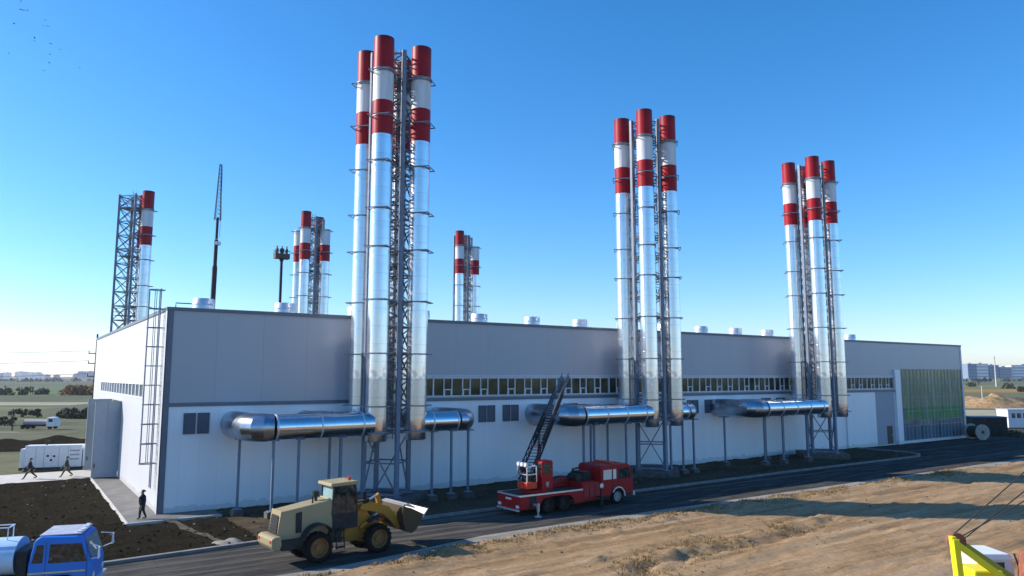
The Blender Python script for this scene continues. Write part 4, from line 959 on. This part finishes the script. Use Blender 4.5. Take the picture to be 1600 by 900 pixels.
cabin('site_cabin', 'long white site cabin behind the standing person beyond the glazed bay', (148.5, 57.5, 0), -YAW, 8.5, 3, 3.3, 'white', [(-3.6, .6, 1.8, 2.6), (-2.7, .7, 1.8, 2.6), (-1.6, .8, 1.8, 2.6)])
cabin('storage_container', 'dark storage container between the hall end and the cable reel', (124.5, 53.9, 0), -YAW, 5.2, 2.5, 2.9, 'dark', [])
def reel():
    P = G(1533, 687); t = thing('cable_reel', 'big wooden cable reel standing on edge by the glazed end bay', 'cable reel', (P.x, P.y + .5, 0), R(-27))
    r = 1.1
    for y in (-1.1, 1.1):
        b = MB(); b.lathe([(.12, y - .06), (r, y - .06), (r, y + .06), (.12, y + .06), (.12, y - .06)], 36, 'y', (0, 0, r)); fl = b.build('flange', M['wood'], t, 30)
        c = MB()
        for i in range(6): c.box(-r * .96, r * .96, (y - .075) if y < 0 else (y + .061), (y - .061) if y < 0 else (y + .075), -.02, .0, M=Matrix.Translation((0, 0, r)) @ Matrix.Rotation(pi * i / 6, 4, 'Y'))
        c.build('batten', M['dark'], fl)
        c = MB(); c.lathe([(.01, 0), (.2, 0), (.2, .03), (.01, .03)], 16, 'y', (0, y - .1 if y < 0 else y + .07, r)); c.build('hub', M['black'], fl)
    b = MB(); b.lathe([(.8, -1.04), (.84, -.8), (.8, -.6), (.84, -.4), (.8, -.2), (.84, 0), (.8, .2), (.84, .4), (.8, .6), (.84, .8), (.8, 1.04)], 30, 'y', (0, 0, r)); b.build('wound_cable', M['leaf_olive'] if False else M['cable'], t, 30)
reel()

# ------------------------------------------------------------------ crane and work platform beyond the roof
def far_boom():
    p0 = Vector((24.6, 116, 0)); t = thing('mobile_crane', 'tall dark telescopic crane boom with lattice tip rising beyond the roof', 'crane', p0)
    b = MB(); b.box(-3, 5, -1.3, 1.3, .9, 1.5); b.box(3.5, 5.6, -1.25, 1.25, 1.5, 2.9); b.build('carrier', M['fire_orange'], t, bevel=.05)
    for x in (-2.2, -1, 2.2, 4.4):
        for y in (-1.1, 1.1): wheel(t, x, y, .6, .4, M['dark'], n=16)
    b = MB(); b.box(-1.6, .6, -1.2, 1.2, 1.5, 2.6); b.build('turret', M['dark'], t)
    P = lambda z: Vector((-.4 + (z - 2) * .0085, 0, z))
    b = MB(); b.beam(P(2.2), P(25.5), .58, .62); b.build('boom_base', M['dark'], t)
    b = MB(); b.beam(P(25.5), P(29.6), .44, .46); b.beam(P(29.7), P(33), .32, .34); b.build('boom_section', M['dark'], t)
    b = MB(); b.box(-.32, .42, -.4, .4, 28.8, 29.3); b.build('boom_head', M['white'], t)
    b = MB(); n = 14
    for i in range(n):
        z0, z1 = 32.6 + i * .63, 32.6 + (i + 1) * .63; w0, w1 = .42 - .3 * i / n, .42 - .3 * (i + 1) / n
        for sx in (-1, 1):
            for sy in (-1, 1): b.beam(P(z0) + Vector((sx * w0, sy * w0, 0)), P(z1) + Vector((sx * w1, sy * w1, 0)), .075)
            b.beam(P(z0) + Vector((-sx * w0, -w0, 0)), P(z1) + Vector((sx * w1, -w1, 0)), .05); b.beam(P(z0) + Vector((sx * w0, -sx * w0, 0)), P(z1) + Vector((sx * w1, sx * w1, 0)), .05)
    b.build('lattice_jib', M['dark'], t)
    MB().tube([P(41.3) + Vector((.3, 0, 0)), P(30)+ Vector((.45, 0, 0))], .03, 5).build('hoist_rope', M['cable'], t)
far_boom()
lp = Vector((31.9, 107.6, 0))
def lift():
    t = thing('boom_lift', 'slim dark mast with a rusty work platform carrying three people above the roof', 'work platform', lp)
    b = MB(); b.box(-1, 1, -1.2, 1.2, .3, 1.2); b.build('carrier', M['fire_orange'], t, bevel=.05)
    for x in (-.8, .8):
        for y in (-1.1, 1.1): wheel(t, x, y, .4, .3, M['dark'], n=14)
    for z0, z1, w2 in ((1.2, 10, .5), (10, 19.5, .42), (19.5, 26.2, .32)):
        b = MB(); b.beam((0, 0, z0), (0, 0, z1), w2); b.box(-w2 * .75, w2 * .75, -w2 * .75, w2 * .75, z1 - .3, z1); b.build('mast_section', M['dark'], t)
    b = MB(); b.box(-1.05, 1.05, -.55, .55, 26.2, 26.32); b.box(-1.05, 1.05, -.56, -.53, 26.32, 26.9); b.box(-1.05, -1.02, -.53, .55, 26.32, 26.9); b.box(1.02, 1.05, -.53, .55, 26.32, 26.9)
    for x in (-1.03, -.35, .35, 1.03): b.beam((x, -.545, 26.9), (x, -.545, 27.4), .05); b.beam((x, .545, 26.32), (x, .545, 27.4), .05)
    for z in (26.95, 27.4): 
        b.beam((-1.03, -.545, z), (1.03, -.545, z), .05); b.beam((-1.03, .545, z), (1.03, .545, z), .05); b.beam((-1.03, -.545, z), (-1.03, .545, z), .05); b.beam((1.03, -.545, z), (1.03, .545, z), .05)
    b.build('basket', mat('basket_brown', (.11, .055, .035), .7), t)
lift()
for dx, lab, c, hd in ((-.7, 'person in grey at the left rail of the raised work platform', 'cloth_grey', 200), (.02, 'person in olive in the middle of the raised work platform', 'cloth_olive', 270), (.7, 'person in black at the right rail of the raised work platform', 'cloth_dark', 340)):
    person((lp.x + dx, lp.y), R(hd), .03, lab, c, 'cloth_dark', z=26.32)

# ------------------------------------------------------------------ pole, wires
pp = Vector((9.2, 112, 0))
t = thing('power_pole', 'dark power pole with cross arms behind the white gable wall', 'pole', pp)
MB().tube([(0, 0, 0), (0, 0, 14.6)], [.2, .11], 10).build('pole', M['dark'], t, 40)
for z in (10.7, 12.0, 9.0): MB().beam((-.9, 0, z), (.25, 0, z), .12).build('cross_arm', M['dark'], t)
for z in (10.7, 12.0, 9.0): MB().tube([(-.85, 0, z), (-.85, 0, z + .35)], .06, 6).build('insulator', M['dark'], t)
for nm_, z0, z1 in (('top', 12.35, 11.7), ('middle', 11.05, 10.4), ('lowest', 9.35, 9.0)):
    b = MB(); a = pp + Vector((-.85, 0, z0)); e = Vector((-75, 116, z1 + 1.5)); n = 16
    b.tube([a.lerp(e, i / n) + Vector((0, 0, -6 * (i / n) * (1 - i / n) * .9)) for i in range(n + 1)], .022, 5)
    tag(b.build('overhead_wire', M['cable']), '%s of the thin power wires running left from the pole behind the gable' % nm_, 'wire', 'power wires at the left')
t = thing('power_pole', 'second dark power pole at the far left end of the wires', 'pole', (-75, 116, 0))
MB().tube([(0, 0, 0), (0, 0, 14.2)], [.2, .11], 10).build('pole', M['dark'], t, 40)
P = G(1557, 604); t = thing('concrete_pole', 'lone pale concrete pole in the fields before the apartment blocks', 'pole', P)
MB().tube([(0, 0, -.2), (0, 0, 27)], [.75, .35], 10).build('pole', M['concrete'], t, 40)
MB().beam((-1.6, 0, 25), (1.6, 0, 25), .3).build('cross_arm', M['dark'], t)
P = G(1535, 622); t = thing('concrete_pole', 'short pale post standing at the sand heap beyond the hall', 'pole', P)
MB().tube([(0, 0, -.2), (0, 0, 5)], [.22, .16], 8).build('pole', M['concrete'], t, 40)

# ------------------------------------------------------------------ distant vehicles
def far_truck(name, label, loc, rz, cabm, L_, tank):
    t = thing(name, label, 'truck', loc, rz); t.scale = (.72,) * 3
    for x in (1.6, -L_ + 1.6, -L_ + .4):
        for y in (-.95, .95): wheel(t, x, y, .5, .35, M['dark'], n=14)
    b = MB(); b.prism([(.8, .6), (.8, 2.6), (1.0, 2.8), (2.3, 2.7), (2.75, 1.7), (2.8, .6)], -1.15, 1.15); cb = b.build('cab', M[cabm], t, bevel=.08)
    for s in (-1, 1): MB().box(1.3, 2.3, s * 1.16 - .01, s * 1.16 + .01, 1.7, 2.4).build('side_window', M['cab_glass'], cb)
    b = MB(); b.box(-L_, .9, -.4, .4, .6, .9); b.build('chassis', M['dark'], t)
    if tank:
        MB().tube([(-L_ + .2, 0, 1.55), (.5, 0, 1.55)], .68, 18).build('tank', M['city_grey'], t, 40)
        MB().lathe([(.01, -.06), (.6, -.05), (.7, 0)], 18, 'x', (-L_ + .18, 0, 1.55)).build('tank_end', M['white'], t, 40)
    else:
        b = MB(); b.box(-L_, .6, -1.15, 1.15, .95, 2.2); b.build('load_bed', M['city_blue'], t, bevel=.04)
P = G(72, 670); far_truck('tank_lorry', 'white cabbed lorry with a dark tank on the dirt track at far left', P, -YAW - R(4), 'white', 5.6, True)
P = G(97, 616); far_truck('flatbed_lorry', 'small white and grey lorry far out in the green fields at left', P, R(180) - YAW, 'white', 6.5, False)

# ------------------------------------------------------------------ mounds, rubble, bushes
M['heap'] = mat('heap_sand', (.32, .21, .11), .95, var=.4, scale=.9, bump=.8, bscale=2, spec=.1)
def mound(name, label, px, py, r, h, sx, m_, seed):
    P = G(px, py); b = MB(); n, k = 40, 14; vs = [(0, 0, h)]
    for i in range(1, k + 1):
        for j in range(n):
            a = 2 * pi * j / n; q = i / k; rr = r * q
            z = h * (1 - q * q) ** 1.2 * (1 + .5 * noise.noise((cos(a) * q * 2 + seed, sin(a) * q * 2, 1))) + .3 * h * (noise.noise((cos(a) * rr * .5, sin(a) * rr * .5, seed)) + .6 * noise.noise((cos(a) * rr * 1.3, sin(a) * rr * 1.3, seed))) * (1 - q)
            vs.append((rr * cos(a) * sx, rr * sin(a), z if i < k else -.2))
    fs = [(0, 1 + j, 1 + (j + 1) % n) for j in range(n)] + [(1 + i * n + j, 1 + (i + 1) * n + j, 1 + (i + 1) * n + (j + 1) % n, 1 + i * n + (j + 1) % n) for i in range(k - 1) for j in range(n)]
    b.add(vs, fs); o = b.build(name, m_, smooth=60, loc=P); o.rotation_euler.z = -YAW; o.location.z = -.12
    return tag(o, label, 'heap')
mound('sand_heap', 'broad sand heap beyond the white site cabin', 1552, 636, 8, 3.4, 1.5, M['heap'], 3)
mound('sand_heap', 'darker low earth heap right of the broad sand heap', 1592, 634, 7, 2.4, 1.6, M['trod'], 8)
mound('sand_heap', 'pale low sand bank right beside the far end of the hall', 1518, 630, 6, 2.4, 1.3, M['heap'], 14)
mound('soil_heap', 'dark soil heap behind the white generator', 105, 690, 3, .8, 2.2, M['soil'], 21)
mound('soil_heap', 'dark soil heap at the far left edge of the picture', 14, 700, 4, 1.0, 2.0, M['soil'], 26)
mound('gravel_heap', 'small grey gravel heap lying against the kerb near the loader', 358, 849, .75, .34, 1.6, M['shoulder'], 31)

def scatter(name, n, fn, m_, smin, smax):
    b = MB()
    ico = bmesh.new(); bmesh.ops.create_icosphere(ico, subdivisions=1, radius=1); iv = [v.co.copy() for v in ico.verts]; jf = [tuple(v.index for v in f.verts) for f in ico.faces]; ico.free()
    for i in range(n):
        x, y, z = fn(); s = smin + (smax - smin) * random.random() ** 3; k = random.random() * 9
        b.add([(x + q.x * s * (1 + .5 * noise.noise(q * 1.3 + Vector((k, 0, 0)))), y + q.y * s * (1 + .5 * noise.noise(q * 1.7 + Vector((0, k, 0)))), z + q.z * s * .7) for q in iv], jf)
    return tag(b.build(name, m_), kind='stuff')
def in_soil():
    while True:
        x, y = random.uniform(-9, 12), random.uniform(42, 75)
        if keep_left(x, y): return x, y, soil_h(x, y) + .02
def in_verge():
    while True:
        x, y = random.uniform(12, 88), random.uniform(43, 53.2)
        if keep_left(x, y): return x, y, soil_h(x, y) + .02
def in_sand():
    x = random.uniform(8, 90); y = random.uniform(8, 33) if random.random() < .4 else se(x) - .3 - abs(random.gauss(0, 1.2)); return x, y, hs(x, y)
scatter('pale_stones', 160, in_soil, M['shoulder'], .02, .09)
scatter('soil_clods', 1100, in_soil, M['soil'], .03, .12)
scatter('verge_rubble', 600, in_verge, M['trod'], .03, .16)
scatter('sand_clods', 1500, in_sand, M['trod'], .015, .10)

b = MB()
def tuft(x, y, n):
    z = hs(x, y) - .02
    for _ in range(n):
        a = random.uniform(0, 6.3); l_ = random.uniform(.06, .22); dx, dy = cos(a) * .02, sin(a) * .02; ox, oy = random.gauss(0, .12), random.gauss(0, .12); lx, ly = random.gauss(0, .1), random.gauss(0, .1)
        b.add([(x + ox - dx, y + oy - dy, z), (x + ox + dx, y + oy + dy, z), (x + ox + lx, y + oy + ly, z + l_)], [(0, 1, 2)])
for _ in range(1500):
    x = random.uniform(9, 75); y = se(x) - .5 - abs(random.gauss(0, 1.0))
    if noise.noise((x * .25, y * .4, 3)) > -.12: tuft(x, y, 9)
for _ in range(600):
    i = random.randrange(len(TR) - 1); p = TR[i].lerp(TR[i + 1], random.random()); x, y = p.x + random.gauss(0, .9), p.y + random.gauss(0, .9) + .5
    if noise.noise((x * .3, y * .4, 6)) > -.2: tuft(x, y, 9)
tag(b.build('dry_grass', leaf_mat('dry_grass', (.24, .165, .07))), kind='stuff')

def bush(name, label, loc, r, h, m_, n=500, trunk=0, group=None, cat='bush'):
    t = thing(name, label, cat, loc, 0, group); b = MB()
    cl = [(random.gauss(0, r * .42), random.gauss(0, r * .42), trunk + (h - trunk) * random.uniform(.15, .85), r * random.uniform(.16, .36)) for _ in range(16)]
    for i in range(int(n * 1.7)):
        c = random.choice(cl); d = Vector((random.gauss(0, 1), random.gauss(0, 1), random.gauss(0, 1))).normalized() * c[3] * random.random() ** .4
        p = Vector(c[:3]) + d; p.z = max(.05, p.z); s = r * random.uniform(.045, .10)
        u = Vector((random.gauss(0, 1), random.gauss(0, 1), random.gauss(0, 1))).normalized(); v_ = u.orthogonal().normalized() * s; u = u.cross(v_).normalized() * s
        b.add([p - u - v_, p + u - v_ * .6, p + u + v_, p - u * .7 + v_], [(0, 1, 2, 3)])
    b.build('crown', M[m_], t)
    b = MB()
    for k in range(4): b.tube([(0, 0, -.3), (random.gauss(0, r * .1), random.gauss(0, r * .1), h * .35), (random.gauss(0, r * .35), random.gauss(0, r * .35), h * .75)], [.05 * h / 2, .035 * h / 2, .012 * h / 2], 6)
    b.build('trunk', M['bark'], t)
GB = 'dark bushes along the dirt road at far left'
for px, py, r, h in ((100, 653, 2.0, 1.9), (108, 652, 2.2, 2.1), (117, 653, 2.1, 1.8), (126, 653, 2.3, 2.1), (134, 652, 2.0, 2.0), (57, 652, 1.6, 1.9), (33, 651, 1.8, 1.6), (12, 664, 1.5, 1.6)):
    bush('bush', 'dense dark bush in the row beside the dirt road left of the hall', G(px, py), r, h, 'leaf_dark', 420, group=GB)
bush('tree', 'bare thin young tree standing by the dirt track at far left', G(19, 672), .7, 4.2, 'leaf_dark', 60, cat='tree')
for px in (114, 121, 128, 137, 145):
    bush('autumn_tree', 'orange leaved tree in the far row beyond the stubble field', G(px, 617), 5.5, 4.2, 'leaf_orange', 380, group='orange trees beyond the fields', cat='tree')
for px, py, r, h in ((36, 617, 5, 3.5), (6, 617, 5, 3.2), (66, 616, 5, 2.6)):
    bush('bush', 'grey green bush far out in the fields at left', G(px, py), r, h, 'leaf_olive', 260, group='bushes in the far fields')
for px, py, r, h in ((1518, 604, 6, 4), (1577, 607, 5, 3.5), (1596, 612, 5, 3), (1594, 668, 1.6, 2.0), (1586, 683, 1.1, 1.0)):
    bush('bush', 'low dark bush in the rough ground beyond the right end of the hall', G(px, py), r, h, 'leaf_olive', 260, group='bushes beyond the right end')
b = MB()      # far treeline, one mass
for i in range(1800):
    l = random.uniform(-1900, -330) if i % 2 else random.uniform(380, 1600); d = random.uniform(1250, 1500); x, y = H(l, d); s = random.uniform(2, 4); z = random.uniform(0, 3) * (1 + .6 * noise.noise((l * .01, 0, 0)))
    u = Vector((random.gauss(0, 1), random.gauss(0, 1), random.gauss(0, 1))).normalized(); v_ = u.orthogonal().normalized() * s; u = u.cross(v_).normalized() * s; p = Vector((x, y, z))
    b.add([p - u - v_, p + u - v_, p + u + v_, p - u + v_], [(0, 1, 2, 3)])
tag(b.build('treeline', M['leaf_olive']), kind='stuff')

# ------------------------------------------------------------------ far apartment blocks
def block(label, l, d, wd, dp, h, m_, group, floors=0):
    x, y = H(l, d); t = thing('apartment_block', label, 'building', (x, y, -.2), -YAW + R(random.uniform(-6, 6)), group)
    b = MB(); b.box(-wd / 2, wd / 2, -dp / 2, dp / 2, 0, h); wl = b.build('wall', M[m_], t)
    b = MB(); b.box(-wd / 2 - .4, wd / 2 + .4, -dp / 2 - .4, dp / 2 + .4, h, h + .8); b.box(-wd * .1, wd * .12, -3, 3, h + .8, h + 3); b.build('roof', M['city_grey'], t)
    for f in range(floors):
        z = 1.2 + f * (h - 1) / floors; b = MB(); n = int(wd / 4)
        b.box(-wd / 2 + 1, wd / 2 - 1, -dp / 2 - .1, -dp / 2 - .02, z, z + 1.5)
        b.build('window_row', M['city_win'], wl)
DK = 1600
for px0, px1, top, m_, lab in ((1508, 1522, 569, 'city_blue', 'slate blue apartment block nearest the end of the hall'), (1523, 1540, 569, 'city_white', 'white apartment block between two slate blue ones on the right horizon'), (1541, 1556, 571, 'city_blue', 'slate blue apartment block just left of the concrete pole'), (1559, 1576, 574, 'city_grey', 'low grey apartment block just right of the concrete pole'), (1578, 1625, 571, 'city_white', 'wide white apartment block at the right edge of the picture')):
    k = DK * 1.0 / 1154; block(lab, ((px0 + px1) / 2 - 800) * k, DK, (px1 - px0) * k, 22, 9 + (588 - top) * k, m_, 'apartment blocks on the right horizon', 5)
for i in range(16):
    px = 2 + i * 9.6 + random.uniform(-4, 4); k = 3300 / 1154
    block('pale hazy apartment block in the far city on the left horizon', (px - 800) * k, 3300 + random.uniform(-150, 150), random.uniform(3, 10) * k, 30, 9 + random.uniform(2, 9) * k, random.choice(['city_white', 'city_grey', 'city_blue']), 'city blocks on the left horizon')

# ------------------------------------------------------------------ birds
bm_ = MB(); bm_.tube([(-.14, 0, 0), (0, 0, .01), (.12, 0, 0)], [.012, .05, .02], 6)
for s in (-1, 1): bm_.add([(.04, 0, .02), (.0, s * .16, .07), (-.03, s * .3, .02), (-.06, s * .14, .05), (-.06, 0, .02), (.04, 0, .0), (.0, s * .16, .055), (-.03, s * .3, .01), (-.06, s * .14, .035), (-.06, 0, .0)], [(0, 1, 3, 4), (1, 2, 3), (9, 8, 6, 5), (8, 7, 6)])
bmesh_ = bm_.mesh('bird', M['cloth_dark'])
for x, y in ((33, 2), (32, 15), (37, 16), (43, 16), (22, 37), (71, 31), (68, 41), (75, 41), (54, 59), (54, 64), (79, 68), (94, 77), (78, 85), (77, 98), (68, 110), (124, 106), (13, 83)):
    z = 44 + random.uniform(-3, 3); p = G(x, y, z); o = link('bird', bmesh_, loc=p, rz=random.uniform(0, 6)); o.rotation_euler.x = random.uniform(-.4, .4); o.scale = (.75,) * 3
    tag(o, 'tiny dark bird of the flock high in the upper left sky', 'bird', 'birds in the upper left sky')

# ------------------------------------------------------------------ haze
t = NT('haze_air'); t.t.nodes.remove(t.b); pv = t.n('ShaderNodeVolumePrincipled'); pv.inputs['Color'].default_value = (.86, .90, 1, 1); pv.inputs['Density'].default_value = .00011
pv.inputs['Anisotropy'].default_value = .35; t.l(pv.outputs[0], t.t.nodes['Material Output'].inputs['Volume'])
b = MB(); b.box(-3600, 3600, -400, 3600, -1.2, 52); tag(b.build('haze', t.m), kind='stuff')
